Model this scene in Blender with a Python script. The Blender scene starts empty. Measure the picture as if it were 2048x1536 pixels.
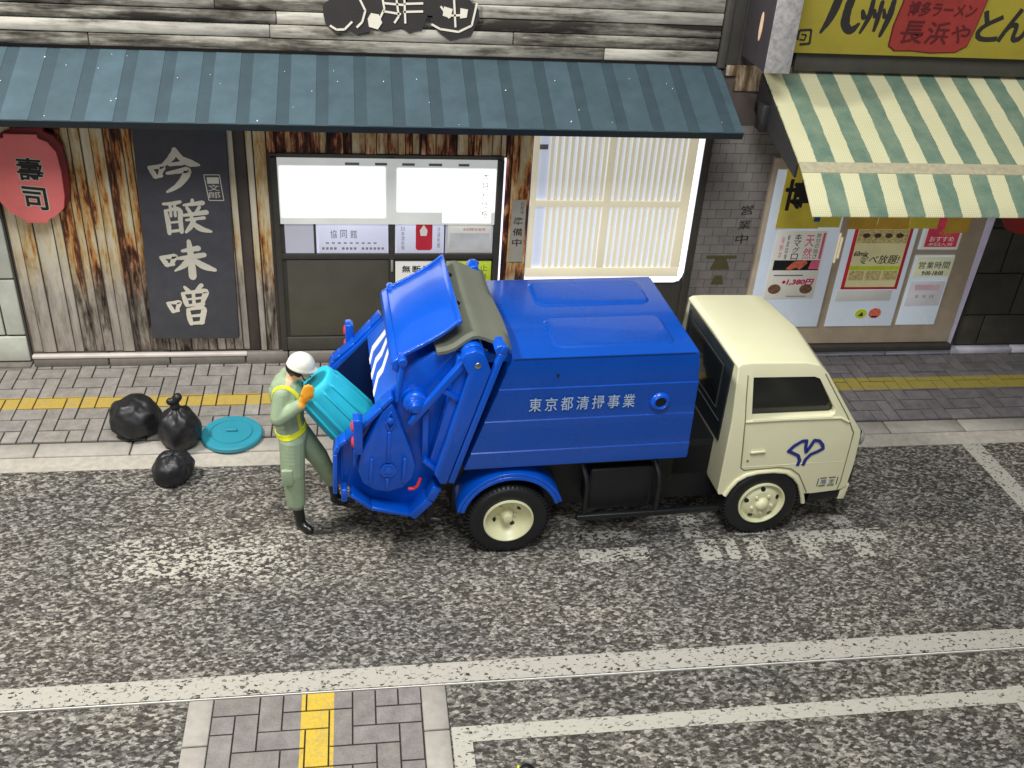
import bpy, bmesh, math, random
from mathutils import Vector, Matrix
random.seed(7)
R = math.radians
SC = bpy.context.scene
COL = SC.collection

# ------------------------------------------------------------------ camera
cam_d = bpy.data.cameras.new("camera"); cam = bpy.data.objects.new("camera", cam_d); COL.objects.link(cam)
cam_d.lens = 36.0 * 2020 / 2048; cam_d.sensor_width = 36.0; cam_d.clip_end = 200; cam_d.clip_start = .05
right = Vector((0.98889465, -0.13557465, 0.06088419)); up = Vector((0.01935965, 0.52368975, 0.85168905)); fwd = Vector((0.14735187, 0.84105205, -0.52049867))
m3 = Matrix((right, up, -fwd)).transposed()
cam.matrix_world = Matrix.Translation((0, 0, 5.65686)) @ m3.to_4x4()
SC.camera = cam
# ------------------------------------------------------------------ light
w = bpy.data.worlds.new("World"); SC.world = w; w.use_nodes = True
w.node_tree.nodes["Background"].inputs[0].default_value = (.80, .84, .90, 1)
w.node_tree.nodes["Background"].inputs[1].default_value = .22
def area(name, loc, target, size, power, col, sy=None):
    d = bpy.data.lights.new(name, 'AREA'); d.shape = 'RECTANGLE'; d.size = size; d.size_y = sy or size; d.energy = power; d.color = col
    o = bpy.data.objects.new(name, d); COL.objects.link(o); o.location = loc
    o.rotation_euler = (Vector(target) - Vector(loc)).to_track_quat('-Z', 'Y').to_euler(); return o
area("ceiling_lamp", (-5.0, 6.4, 8.3), (1.0, 7.0, 0), 1.1, 820, (1.0, .975, .93), 1.1)
area("room_lamp", (.8, 2.4, 10.4), (1.2, 8.6, 1.0), 3.6, 930, (.96, .98, 1.0))
area("fill_lamp", (-1.5, -3.5, 4.5), (1.0, 9.0, 1.6), 3.5, 150, (1.0, .98, .95))  # added fill light, lifts the near sides and the wall
SC.view_settings.view_transform = 'Standard'; SC.view_settings.look = 'None'; SC.view_settings.exposure = 0; SC.view_settings.gamma = 1

# ------------------------------------------------------------------ helpers
def tag(o, label=None, cat=None, group=None, kind=None):
    if label: o["label"] = label
    if cat: o["category"] = cat
    if group: o["group"] = group
    if kind: o["kind"] = kind
    return o
def empty(name, loc=(0, 0, 0), rz=0, **k):
    o = bpy.data.objects.new(name, None); COL.objects.link(o); o.location = loc; o.rotation_euler = (0, 0, rz); o.empty_display_size = .1
    return tag(o, **k)
class MB:
    def __init__(s): s.v = []; s.f = []; s.m = []; s.cur = 0
    def add(s, vs, fs):
        b = len(s.v); s.v += [tuple(v) for v in vs]
        for f in fs: s.f.append(tuple(b + i for i in f)); s.m.append(s.cur)
        return s
    def box(s, x0, x1, y0, y1, z0, z1):
        vs = [(x, y, z) for x in (x0, x1) for y in (y0, y1) for z in (z0, z1)]
        return s.add(vs, [(0, 1, 3, 2), (4, 6, 7, 5), (0, 4, 5, 1), (2, 3, 7, 6), (0, 2, 6, 4), (1, 5, 7, 3)])
    def prism(s, p, y0, y1):                       # polygon in x,z pushed along y
        n = len(p)
        a = sum(p[i][0] * p[(i + 1) % n][1] - p[(i + 1) % n][0] * p[i][1] for i in range(n))
        if a < 0: p = p[::-1]
        vs = [(x, y0, z) for x, z in p] + [(x, y1, z) for x, z in p]
        return s.add(vs, [tuple(range(n)), tuple(range(2 * n - 1, n - 1, -1))] + [(i + n, (i + 1) % n + n, (i + 1) % n, i) for i in range(n)])
    def slab(s, p, z0, z1):                        # polygon in x,y pushed along z
        n = len(p)
        a = sum(p[i][0] * p[(i + 1) % n][1] - p[(i + 1) % n][0] * p[i][1] for i in range(n))
        if a < 0: p = p[::-1]
        vs = [(x, y, z0) for x, y in p] + [(x, y, z1) for x, y in p]
        return s.add(vs, [tuple(range(n - 1, -1, -1)), tuple(range(n, 2 * n))] + [(i, (i + 1) % n, (i + 1) % n + n, i + n) for i in range(n)])
    def cone(s, a, b, r0, r1, n=20):
        a = Vector(a); b = Vector(b); d = (b - a).normalized()
        t = d.orthogonal().normalized(); q = d.cross(t)
        vs = []
        for c, r in ((a, r0), (b, r1)):
            for i in range(n):
                w_ = 2 * math.pi * i / n; vs.append(c + (t * math.cos(w_) + q * math.sin(w_)) * r)
        return s.add(vs, [tuple(range(n - 1, -1, -1)), tuple(range(n, 2 * n))] + [(i, (i + 1) % n, (i + 1) % n + n, i + n) for i in range(n)])
    def tube(s, pts, r, n=8):
        pts = [Vector(p) for p in pts]; vs = []; prev = None
        for k, p in enumerate(pts):
            d = (pts[min(k + 1, len(pts) - 1)] - pts[max(k - 1, 0)]).normalized()
            t = d.orthogonal().normalized() if prev is None else (prev - d * prev.dot(d)).normalized()
            prev = t; q = d.cross(t)
            for i in range(n):
                w_ = 2 * math.pi * i / n; vs.append(p + (t * math.cos(w_) + q * math.sin(w_)) * r)
        L = len(pts); fs = [tuple(range(n - 1, -1, -1)), tuple(range((L - 1) * n, L * n))]
        for k in range(L - 1):
            for i in range(n): fs.append((k * n + i, k * n + (i + 1) % n, (k + 1) * n + (i + 1) % n, (k + 1) * n + i))
        return s.add(vs, fs)
    def lathe(s, c, ax, prof, n=48, caps=True):         # prof: (distance along ax, radius)
        c = Vector(c); d = Vector(ax).normalized(); t = d.orthogonal().normalized(); q = d.cross(t); vs = []
        for h, r in prof:
            for i in range(n):
                w_ = 2 * math.pi * i / n; vs.append(c + d * h + (t * math.cos(w_) + q * math.sin(w_)) * max(r, 1e-4))
        L = len(prof); fs = []
        for k in range(L - 1):
            for i in range(n): fs.append((k * n + i, k * n + (i + 1) % n, (k + 1) * n + (i + 1) % n, (k + 1) * n + i))
        if caps: fs += [tuple(range(n - 1, -1, -1)), tuple(range((L - 1) * n, L * n))]
        return s.add(vs, fs)
    def ribbon(s, p, wd, y0, y1):                  # polyline in x,z with width, pushed along y
        for (a, b), (c, d) in zip(p[:-1], p[1:]):
            L = math.hypot(c - a, d - b) or 1; nx, nz = -(d - b) / L * wd / 2, (c - a) / L * wd / 2
            s.prism([(a + nx, b + nz), (a - nx, b - nz), (c - nx, d - nz), (c + nx, d + nz)], y0, y1)
        return s
    def ball(s, c, r, n=16):
        c = Vector(c); rx, ry, rz = r if hasattr(r, '__len__') else (r, r, r)
        vs = []; h = n // 2
        for j in range(h + 1):
            ph = math.pi * j / h
            for i in range(n):
                th = 2 * math.pi * i / n
                vs.append((c.x + rx * max(math.sin(ph), 1e-4) * math.cos(th), c.y + ry * max(math.sin(ph), 1e-4) * math.sin(th), c.z + rz * math.cos(ph)))
        fs = []
        for j in range(h):
            for i in range(n): fs.append((j * n + i, (j + 1) * n + i, (j + 1) * n + (i + 1) % n, j * n + (i + 1) % n))
        return s.add(vs, fs)
    def mesh(s, name, mats):
        me = bpy.data.meshes.new(name); me.from_pydata(s.v, [], s.f)
        for m in (mats if isinstance(mats, (list, tuple)) else [mats]): me.materials.append(m)
        if any(s.m): me.polygons.foreach_set("material_index", s.m)
        me.update(); return me
    def build(s, name, mats, parent=None, bevel=0, seg=2, smooth=False, ang=35, **k):
        me = s.mesh(name, mats); o = bpy.data.objects.new(name, me); COL.objects.link(o)
        if parent: o.parent = parent
        if smooth or bevel:
            me.polygons.foreach_set("use_smooth", [True] * len(me.polygons)); me.set_sharp_from_angle(angle=R(ang))
        if bevel:
            bm = bmesh.new(); bm.from_mesh(me); bmesh.ops.remove_doubles(bm, verts=bm.verts, dist=1e-5)
            es = [e for e in bm.edges if len(e.link_faces) == 2 and e.calc_face_angle(0) > R(25)]
            bmesh.ops.bevel(bm, geom=es, offset=bevel, segments=seg, affect='EDGES', profile=.5, clamp_overlap=True)
            bm.to_mesh(me); bm.free(); me.polygons.foreach_set("use_smooth", [True] * len(me.polygons)); me.set_sharp_from_angle(angle=R(50))
        return tag(o, **k)
def apply_mods(o):
    dg = bpy.context.evaluated_depsgraph_get(); dg.update()
    me = bpy.data.meshes.new_from_object(o.evaluated_get(dg)); o.modifiers.clear(); o.data = me
def cut(o, cutter):
    md = o.modifiers.new("b", 'BOOLEAN'); md.object = cutter; md.operation = 'DIFFERENCE'; md.solver = 'EXACT'
    apply_mods(o); bpy.data.objects.remove(cutter)
# ---- glyphs
_gc = {}
def glyph(ch, bold):
    key = (ch, bold)
    if key in _gc: return _gc[key]
    cu = bpy.data.curves.new("g", 'FONT'); cu.body = ch; cu.size = 1; cu.offset = bold; cu.resolution_u = 3
    o = bpy.data.objects.new("g", cu); COL.objects.link(o)
    dg = bpy.context.evaluated_depsgraph_get(); dg.update()
    me = bpy.data.meshes.new_from_object(o.evaluated_get(dg))
    vs = [(v.co.x, v.co.y) for v in me.vertices]; fs = [tuple(p.vertices) for p in me.polygons]
    bpy.data.objects.remove(o); bpy.data.meshes.remove(me)
    _gc[key] = (vs, fs); return _gc[key]
def put(mb, ch, x0, z0, x1, z1, y, bold=.012, shear=0, lean=0, keep=False):
    vs, fs = glyph(ch, min(bold, .008))
    if not vs: return
    if bold > .012:                                     # thick brush strokes: copies of the glyph side by side
        d = (bold - .008) * (z1 - z0); k = 0
        for n_, (dx, dz) in enumerate(((-1, 0), (1, 0), (0, 1), (0, -1), (-.7, -.7), (.7, .7), (.7, -.7), (-.7, .7))):
            put(mb, ch, x0 + d * (1 + dx), z0 + d * (1 + dz), x1 - d * (1 - dx), z1 - d * (1 - dz), y - .00025 * (n_ + 1), .008, shear, lean)
        return
    a = min(v[0] for v in vs); b = max(v[0] for v in vs); c = min(v[1] for v in vs); d = max(v[1] for v in vs)
    if keep:                                            # keep the letter's own height share of the line
        c, d = -.12, .82
    o = []
    for px, py in vs:
        s_ = (px - a) / max(b - a, 1e-6); t_ = (py - c) / max(d - c, 1e-6)
        o.append((x0 + s_ * (x1 - x0) + shear * (t_ - .5) * (z1 - z0), y, z0 + t_ * (z1 - z0) + lean * (s_ - .5) * (x1 - x0)))
    mb.add(o, fs)
def line(mb, text, x0, z0, x1, z1, y, bold=.012, gap=.12, shear=0, lean=0):
    n = len(text); wd = (x1 - x0) / n
    for i, ch in enumerate(text):
        if ch != ' ': put(mb, ch, x0 + wd * (i + gap / 2), z0, x0 + wd * (i + 1 - gap / 2), z1, y, bold, shear, lean)
def column(mb, text, x0, z0, x1, z1, y, bold=.012, gap=.12, lean=0):
    n = len(text); h = (z1 - z0) / n
    for i, ch in enumerate(text):
        if ch != ' ': put(mb, ch, x0, z1 - h * (i + 1 - gap / 2), x1, z1 - h * (i + gap / 2), y, bold, 0, lean)

def brush(mb, strokes, x0, z0, x1, z1, y, lean=.06):
    """brush strokes: centre lines whose width swells and thins"""
    for n_, st_ in enumerate(strokes):
        pts = [(x0 + a * (x1 - x0), z0 + c * (z1 - z0) + lean * (a - .5) * (x1 - x0), wd * 1.32 * (x1 - x0)) for a, c, wd in st_]
        fine = []
        for k in range(len(pts) - 1):
            p0, p1, p2, p3 = pts[max(k - 1, 0)], pts[k], pts[k + 1], pts[min(k + 2, len(pts) - 1)]
            for q in range(5):
                t_ = q / 5; fine.append(tuple(.5 * ((2 * b_) + (c_ - a_) * t_ + (2 * a_ - 5 * b_ + 4 * c_ - d_) * t_ * t_ + (3 * b_ - a_ - 3 * c_ + d_) * t_ ** 3) for a_, b_, c_, d_ in zip(p0, p1, p2, p3)))
        fine.append(pts[-1]); vs = []; yy = y - .0004 * n_
        for k, (px, pz, wd) in enumerate(fine):
            a_, b_ = fine[max(k - 1, 0)], fine[min(k + 1, len(fine) - 1)]; L = math.hypot(b_[0] - a_[0], b_[1] - a_[1]) or 1
            nx, nz = -(b_[1] - a_[1]) / L, (b_[0] - a_[0]) / L; r_ = wd * (1 + random.uniform(-.07, .07)) / 2
            vs += [(px + nx * r_, yy, pz + nz * r_), (px - nx * r_, yy, pz - nz * r_)]
        mb.add(vs, [(2 * k, 2 * k + 1, 2 * k + 3, 2 * k + 2) for k in range(len(fine) - 1)])
        for px, pz, wd in (fine[0], fine[-1]): mb.add([(px + wd * .48 * math.cos(k * .785), yy - .0002, pz + wd * .48 * math.sin(k * .785)) for k in range(8)], [tuple(range(8))])
# ------------------------------------------------------------------ materials
def nt(name):
    m = bpy.data.materials.new(name); m.use_nodes = True; t = m.node_tree; return m, t, t.nodes["Principled BSDF"]
def N(t, kind, **k):
    n = t.nodes.new(kind)
    for a, b in k.items(): setattr(n, a, b)
    return n
def mixc(t, fac, a, b, mode='MIX'):
    n = N(t, "ShaderNodeMix", data_type='RGBA', blend_type=mode)
    for s, v in ((0, fac), (6, a), (7, b)):
        if hasattr(v, 'is_output'): t.links.new(v, n.inputs[s])
        else: n.inputs[s].default_value = v if s == 0 else (*v[:3], 1)
    return n.outputs[2]
def math_(t, op, a, b=0.0, c=0.0, clamp=False):
    n = N(t, "ShaderNodeMath", operation=op, use_clamp=clamp)
    for i, v in enumerate((a, b, c)):
        if hasattr(v, 'is_output'): t.links.new(v, n.inputs[i])
        else: n.inputs[i].default_value = v
    return n.outputs[0]
def coord(t, scale=(1, 1, 1), kind='pos'):
    if kind == 'pos': src = N(t, "ShaderNodeNewGeometry").outputs["Position"]
    else: src = N(t, "ShaderNodeTexCoord").outputs["Object"]
    mp = N(t, "ShaderNodeMapping"); mp.inputs["Scale"].default_value = scale; t.links.new(src, mp.inputs["Vector"]); return mp.outputs[0]
def noise(t, vec, scale, detail=2, rough=.5, dist=0):
    n = N(t, "ShaderNodeTexNoise"); n.inputs["Scale"].default_value = scale; n.inputs["Detail"].default_value = detail; n.inputs["Roughness"].default_value = rough; n.inputs["Distortion"].default_value = dist
    t.links.new(vec, n.inputs["Vector"]); return n.outputs["Fac"]
def ramp(t, fac, stops, interp='LINEAR'):
    n = N(t, "ShaderNodeValToRGB"); cr = n.color_ramp; cr.interpolation = interp
    while len(cr.elements) < len(stops): cr.elements.new(.5)
    for e, (p, c) in zip(cr.elements, stops):
        e.position = p; e.color = (*c, 1) if len(c) == 3 else c
    t.links.new(fac, n.inputs[0]); return n.outputs[0]
def g3(v): return (v, v, v)
def srgb(r, g, b): return tuple(((c / 255) / 12.92 if c <= 10 else (((c / 255) + .055) / 1.055) ** 2.4) for c in (r, g, b))
def bump(t, p, h, strength=.3, dist=.01):
    b = N(t, "ShaderNodeBump"); b.inputs["Strength"].default_value = strength; b.inputs["Distance"].default_value = dist
    t.links.new(h, b.inputs["Height"]); t.links.new(b.outputs[0], p.inputs["Normal"])
def plain(name, c, rough=.5, var=.12, sc=6, metal=0, coat=0, bmp=.05, bsc=60, emit=0, kind='obj', rnd=0, spec=.5):
    m, t, p = nt(name)
    v = coord(t, kind=kind); f = noise(t, v, sc, 4, .6)
    col = mixc(t, ramp(t, f, [(.3, g3(0)), (.7, g3(1))]), tuple(x * (1 - var) for x in c), tuple(min(1, x * (1 + var)) for x in c))
    if rnd:
        r = N(t, "ShaderNodeObjectInfo").outputs["Random"]
        col = mixc(t, 1.0, col, ramp(t, r, [(0, g3(1 - rnd)), (1, g3(1 + rnd))]), 'MULTIPLY')
    t.links.new(col, p.inputs["Base Color"]); p.inputs["Metallic"].default_value = metal; p.inputs["Specular IOR Level"].default_value = spec
    rr = math_(t, 'MULTIPLY_ADD', f, .12, rough - .06); t.links.new(rr, p.inputs["Roughness"])
    p.inputs["Coat Weight"].default_value = coat; p.inputs["Coat Roughness"].default_value = .08
    if emit: t.links.new(col, p.inputs["Emission Color"]); p.inputs["Emission Strength"].default_value = emit
    if bmp: bump(t, p, noise(t, v, bsc, 3), bmp, .004)
    return m

def speckle(t, v, k=1.0):
    """aggregate of asphalt: pale and dark angular chips, longer along the road"""
    wn = N(t, "ShaderNodeTexNoise"); wn.inputs["Scale"].default_value = 45 * k; wn.inputs["Detail"].default_value = 2; t.links.new(v, wn.inputs["Vector"])
    ad = N(t, "ShaderNodeVectorMath", operation='MULTIPLY_ADD'); t.links.new(wn.outputs["Color"], ad.inputs[0]); ad.inputs[1].default_value = (.034 / k, .034 / k, 0); t.links.new(v, ad.inputs[2])
    def cells(sc):
        vo = N(t, "ShaderNodeTexVoronoi", voronoi_dimensions='2D'); vo.inputs["Scale"].default_value = sc * k; t.links.new(ad.outputs[0], vo.inputs["Vector"])
        sp = N(t, "ShaderNodeSeparateColor"); t.links.new(vo.outputs["Color"], sp.inputs[0]); return sp.outputs[0]
    c1, c2 = cells(43), cells(74); n2 = noise(t, v, 2.4, 3, .6); n1 = noise(t, v, 22 * k, 3, .6)
    s = math_(t, 'MULTIPLY_ADD', c1, .21, math_(t, 'MULTIPLY_ADD', c2, .15, .318))
    s = math_(t, 'ADD', s, math_(t, 'MULTIPLY', math_(t, 'SUBTRACT', n1, .5), .12))
    return math_(t, 'ADD', s, math_(t, 'MULTIPLY', math_(t, 'SUBTRACT', n2, .5), .07))
def asphalt(name, tint=(1, 1, 1), yscale=1.0):
    m, t, p = nt(name); v = coord(t, (.8, 1.25, 1)); s = speckle(t, v, yscale)
    dk = srgb(58, 54, 48); md = srgb(104, 100, 93); lt = srgb(168, 163, 152)
    c = ramp(t, s, [(.385, dk), (.455, srgb(74, 71, 66)), (.51, srgb(100, 97, 91)), (.57, srgb(134, 130, 122)), (.635, srgb(172, 167, 157))])
    big = noise(t, coord(t, (.5, .9, 1)), 1.1, 3, .6)
    c = mixc(t, 1.0, c, ramp(t, big, [(.3, (.80, .81, .84)), (.7, (1.12, 1.09, 1.04))]), 'MULTIPLY')
    c = mixc(t, 1.0, c, tint, 'MULTIPLY')
    t.links.new(c, p.inputs["Base Color"]); p.inputs["Roughness"].default_value = .72; p.inputs["Specular IOR Level"].default_value = .25
    bump(t, p, s, .10, .006); return m
def paint(name, c, hold=.5, soft=.04, edge=None):
    """worn road paint: chips of the asphalt show through"""
    m, t, p = nt(name); v = coord(t, (.8, 1.25, 1)); s = speckle(t, v)
    mask = ramp(t, s, [(hold - soft, g3(0)), (hold + soft, g3(1))])
    if edge:                                            # the patch frays out towards its border
        x0, x1, y0, y1 = edge
        gp = N(t, "ShaderNodeSeparateXYZ"); t.links.new(N(t, "ShaderNodeNewGeometry").outputs["Position"], gp.inputs[0])
        ex = math_(t, 'ABSOLUTE', math_(t, 'DIVIDE', math_(t, 'SUBTRACT', gp.outputs[0], (x0 + x1) / 2), (x1 - x0) / 2))
        ey = math_(t, 'ABSOLUTE', math_(t, 'DIVIDE', math_(t, 'SUBTRACT', gp.outputs[1], (y0 + y1) / 2), (y1 - y0) / 2))
        e = math_(t, 'POWER', math_(t, 'MAXIMUM', ex, ey), 1.6)
        mask = ramp(t, math_(t, 'SUBTRACT', s, math_(t, 'MULTIPLY', e, .13)), [(hold - soft, g3(0)), (hold + soft, g3(1))])
    f2 = noise(t, v, 30, 3); col = mixc(t, f2, tuple(x * .82 for x in c), c); t.links.new(col, p.inputs["Base Color"]); p.inputs["Roughness"].default_value = .7
    tr = N(t, "ShaderNodeBsdfTransparent"); mx = N(t, "ShaderNodeMixShader"); t.links.new(mask, mx.inputs[0]); t.links.new(tr.outputs[0], mx.inputs[1]); t.links.new(p.outputs[0], mx.inputs[2])
    t.links.new(mx.outputs[0], t.nodes["Material Output"].inputs[0]); return m
def band_stone(name, base, yaxis, lo, hi, yel, rnd=.2, var=.2):
    """paving stone, a painted yellow guide line crosses the stones between lo and hi"""
    m, t, p = nt(name); v = coord(t); f = noise(t, v, 9, 4, .6); f2 = noise(t, v, 70, 2)
    r = N(t, "ShaderNodeObjectInfo").outputs["Random"]
    st = mixc(t, ramp(t, f, [(.3, g3(0)), (.7, g3(1))]), tuple(x * (1 - var) for x in base), tuple(x * (1 + var) for x in base))
    st = mixc(t, 1.0, st, ramp(t, r, [(0, g3(1 - rnd)), (.45, (1.02, 1.0, .98)), (.8, (1 - rnd * .2, 1 - rnd * .25, 1 - rnd * .1)), (1, g3(1 + rnd))]), 'MULTIPLY')
    gp = N(t, "ShaderNodeSeparateXYZ"); t.links.new(N(t, "ShaderNodeNewGeometry").outputs["Position"], gp.inputs[0])
    a = gp.outputs[yaxis]; mk = math_(t, 'MULTIPLY', math_(t, 'GREATER_THAN', a, lo), math_(t, 'LESS_THAN', a, hi))
    wear = ramp(t, noise(t, v, 14, 4, .7), [(.28, g3(.55)), (.5, g3(.95))])
    c = mixc(t, math_(t, 'MULTIPLY', mk, wear), st, yel)
    c = mixc(t, .5, c, ramp(t, f2, [(.3, g3(.75)), (.7, g3(1.2))]), 'MULTIPLY')
    t.links.new(c, p.inputs["Base Color"]); p.inputs["Roughness"].default_value = .6; bump(t, p, f2, .2, .004); return m
def wood(name, stops, axis='z', low=None, grain=.5, rnd=.25, sc=9):
    """weathered boards: stain streaks run along the grain; bare grey wood low down"""
    m, t, p = nt(name)
    rv = N(t, "ShaderNodeObjectInfo").outputs["Random"]
    k = (1, 1, .13) if axis == 'z' else (.10, 1, 1)
    v0 = coord(t, k); ad = N(t, "ShaderNodeVectorMath", operation='ADD'); cm = N(t, "ShaderNodeCombineXYZ"); t.links.new(math_(t, 'MULTIPLY', rv, 9), cm.inputs[1])
    t.links.new(v0, ad.inputs[0]); t.links.new(cm.outputs[0], ad.inputs[1]); v = ad.outputs[0]
    f = noise(t, v, sc, 5, .62, .6); f2 = noise(t, v, sc * 5, 3, .6, .3); bl = noise(t, coord(t, (1, 1, .45) if axis == 'z' else (.45, 1, 1)), 5, 4, .7)
    s = math_(t, 'ADD', math_(t, 'MULTIPLY', f, .6), math_(t, 'MULTIPLY', f2, .2)); s = math_(t, 'ADD', s, math_(t, 'MULTIPLY', bl, .3)); s = math_(t, 'ADD', s, math_(t, 'MULTIPLY_ADD', rv, .19, -.135))
    c = ramp(t, s, stops)
    if low:
        gp = N(t, "ShaderNodeSeparateXYZ"); t.links.new(N(t, "ShaderNodeNewGeometry").outputs["Position"], gp.inputs[0])
        h = math_(t, 'ADD', gp.outputs[2], math_(t, 'MULTIPLY', bl, .9))
        fac = ramp(t, math_(t, 'DIVIDE', h, 3.0), [(low / 3 + .06, g3(1)), (low / 3 + .22, g3(0))])
        grey = ramp(t, s, [(.37, srgb(52, 44, 38)), (.44, srgb(128, 118, 106)), (.50, srgb(178, 168, 156)), (.62, srgb(208, 200, 190))])
        c = mixc(t, fac, c, grey)
    t.links.new(c, p.inputs["Base Color"]); p.inputs["Roughness"].default_value = .75; p.inputs["Specular IOR Level"].default_value = .2
    bump(t, p, s, .3, .01); return m
def glow(name, c, e, base=None, var=.08, sc=3):
    m, t, p = nt(name); v = coord(t); f = noise(t, v, sc, 3)
    col = mixc(t, f, tuple(x * (1 - var) for x in c), tuple(min(1, x * (1 + var)) for x in c))
    t.links.new(col, p.inputs["Emission Color"]); p.inputs["Emission Strength"].default_value = e
    t.links.new(col, p.inputs["Base Color"]); p.inputs["Roughness"].default_value = .35; return m

MAT = {}
M_asph = asphalt("asphalt"); M_asph2 = asphalt("asphalt_near_board", (1.0, 1.0, .98), .85)
M_white = paint("line_white_paint", srgb(182, 177, 164), .397, .03); M_white2 = paint("line_fresh_paint", srgb(188, 184, 169), .390, .03)
M_mark = paint("road_letter_paint", srgb(180, 176, 164), .458, .035)
M_gutter = plain("gutter_concrete", srgb(176, 169, 156), .8, .16, 14, kind='pos', bsc=90, bmp=.15)
M_kerb = plain("kerb_stone", srgb(164, 158, 148), .8, .12, 12, kind='pos', rnd=.08, bmp=.15)
M_grout = plain("joint_sand", srgb(58, 54, 48), .9, .2, 20, kind='pos')
YEL = srgb(184, 156, 66)
M_pave = band_stone("paving_stone", srgb(142, 137, 130), 1, 8.815, 9.02, YEL, .17)
M_paveR = band_stone("paving_stone_dark", srgb(108, 104, 104), 1, 8.84, 9.09, srgb(150, 136, 56), .26)
M_pave2 = band_stone("paving_stone_foreground", srgb(128, 122, 117), 0, -.455, -.232, srgb(206, 174, 50), .10)
M_planks = wood("stained_planks", [(.345, srgb(60, 38, 32)), (.395, srgb(116, 70, 46)), (.43, srgb(200, 128, 74)), (.465, srgb(212, 174, 112)), (.52, srgb(226, 206, 162)), (.61, srgb(236, 226, 200))], 'z', 1.05)
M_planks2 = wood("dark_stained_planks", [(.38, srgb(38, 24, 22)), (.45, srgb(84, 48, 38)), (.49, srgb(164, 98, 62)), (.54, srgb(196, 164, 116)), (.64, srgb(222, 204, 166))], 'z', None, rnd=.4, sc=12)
M_board = wood("grey_weatherboards", [(.38, srgb(44, 41, 36)), (.46, srgb(96, 92, 83)), (.52, srgb(138, 134, 123)), (.60, srgb(170, 166, 154)), (.72, srgb(190, 186, 174))], 'x', None, sc=7)
M_dark = plain("dark_frame", srgb(66, 63, 56), .6, .12, 8, kind='pos')
M_dark2 = plain("dark_door_panel", srgb(82, 79, 68), .55, .1, 5, kind='pos', bmp=.08)
M_black = plain("black_card", srgb(30, 30, 32), .6, .15, kind='pos')
M_stone = plain("pale_wall_stone", srgb(196, 198, 184), .8, .14, 4, kind='pos', rnd=.08, bmp=.3, bsc=14)
M_mortar = plain("mortar", srgb(90, 88, 80), .9, .1, kind='pos')
M_plinth = plain("plinth_stone", srgb(120, 114, 106), .75, .18, 8, kind='pos', rnd=.1)
M_tile = plain("wall_tile", srgb(126, 120, 116), .55, .14, 5, kind='pos', rnd=.09)
M_tileg = plain("tile_joint", srgb(70, 66, 62), .9, .1, kind='pos')
M_dstone = plain("dark_wall_stone", srgb(66, 62, 54), .75, .25, 4, kind='pos', rnd=.18, bmp=.2, bsc=20)
M_brownw = plain("brown_render", srgb(84, 74, 68), .8, .2, 3, kind='pos')
M_cblue = plain("canopy_blue_card", srgb(60, 79, 87), .8, .15, 5, kind='pos', rnd=.10, bmp=.35, bsc=70)
M_cblue2 = plain("canopy_seam_blue", srgb(48, 65, 72), .8, .12, 5, kind='pos', bmp=.35, bsc=70)
M_cedge = plain("canopy_edge", srgb(28, 38, 42), .5, .15, kind='pos')
M_fleck = plain("dust_fleck", srgb(220, 222, 215), .8)
M_signb = plain("black_sign_face", srgb(74, 74, 80), .75, .14, 7, kind='pos', bmp=.25, bsc=110)
M_ink = plain("brush_ink", srgb(40, 36, 34), .7, .1); M_cream_ink = plain("cream_lettering", srgb(212, 206, 188), .7, .06)
M_lant = plain("red_lantern_paper", srgb(248, 128, 124), .6, .06, 5, bmp=.06, bsc=120, kind='pos'); M_lant2 = plain("lantern_dark_red", srgb(120, 22, 24), .6)
M_glowW = glow("lit_window_white", (.95, 1.0, .98), 1.9); M_blind = glow("lit_blind", srgb(214, 214, 204), .42)
M_pane = glow("lit_notice_pane", srgb(205, 207, 226), .42); M_paneG = glow("lit_grey_pane", srgb(182, 182, 194), .30)
M_pane2 = glow("lit_lattice_pane", srgb(196, 204, 222), .52, var=.12, sc=2); M_halo = glow("light_leak_edge", (.86, .82, 1.0), 1.15)
M_lat = glow("cream_lattice_glow", srgb(232, 222, 192), .42); M_pane3 = glow("frosted_shop_pane", srgb(194, 204, 216), .34, var=.10)  # lattice bars are no lamp, emission added to brighten them
M_tan = plain("tan_shop_frame", srgb(200, 182, 158), .6, .1, 6, kind='pos')
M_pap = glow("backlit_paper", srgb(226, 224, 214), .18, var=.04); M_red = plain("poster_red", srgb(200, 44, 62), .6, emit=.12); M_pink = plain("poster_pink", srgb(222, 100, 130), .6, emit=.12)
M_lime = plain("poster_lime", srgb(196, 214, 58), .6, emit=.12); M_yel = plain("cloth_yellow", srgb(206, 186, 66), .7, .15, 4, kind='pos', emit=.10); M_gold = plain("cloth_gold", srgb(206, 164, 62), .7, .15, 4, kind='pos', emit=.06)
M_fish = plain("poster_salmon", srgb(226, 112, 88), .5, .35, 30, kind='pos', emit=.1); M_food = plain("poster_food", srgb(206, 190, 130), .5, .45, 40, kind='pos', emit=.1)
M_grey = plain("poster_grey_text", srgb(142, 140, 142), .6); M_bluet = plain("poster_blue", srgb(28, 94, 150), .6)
M_ysign = plain("yellow_sign_board", srgb(160, 145, 46), .65, .09, 3, kind='pos'); M_rsign = plain("red_sign_plate", srgb(150, 50, 44), .65, .12, 6, kind='pos'); M_rdark = plain("red_plate_edge", srgb(92, 24, 26), .65)
M_gran = plain("grey_rough_card", srgb(158, 154, 152), .85, .3, 22, kind='pos', bmp=.4, bsc=40); M_sdark = plain("sign_dark_side", srgb(56, 50, 54), .7, .12, kind='pos'); M_peach = plain("peach_print", srgb(232, 196, 160), .6)
M_rust = wood("rust_streaked_trim", [(.40, srgb(90, 70, 50)), (.50, srgb(150, 134, 112)), (.62, srgb(196, 184, 168))], 'z')
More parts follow.
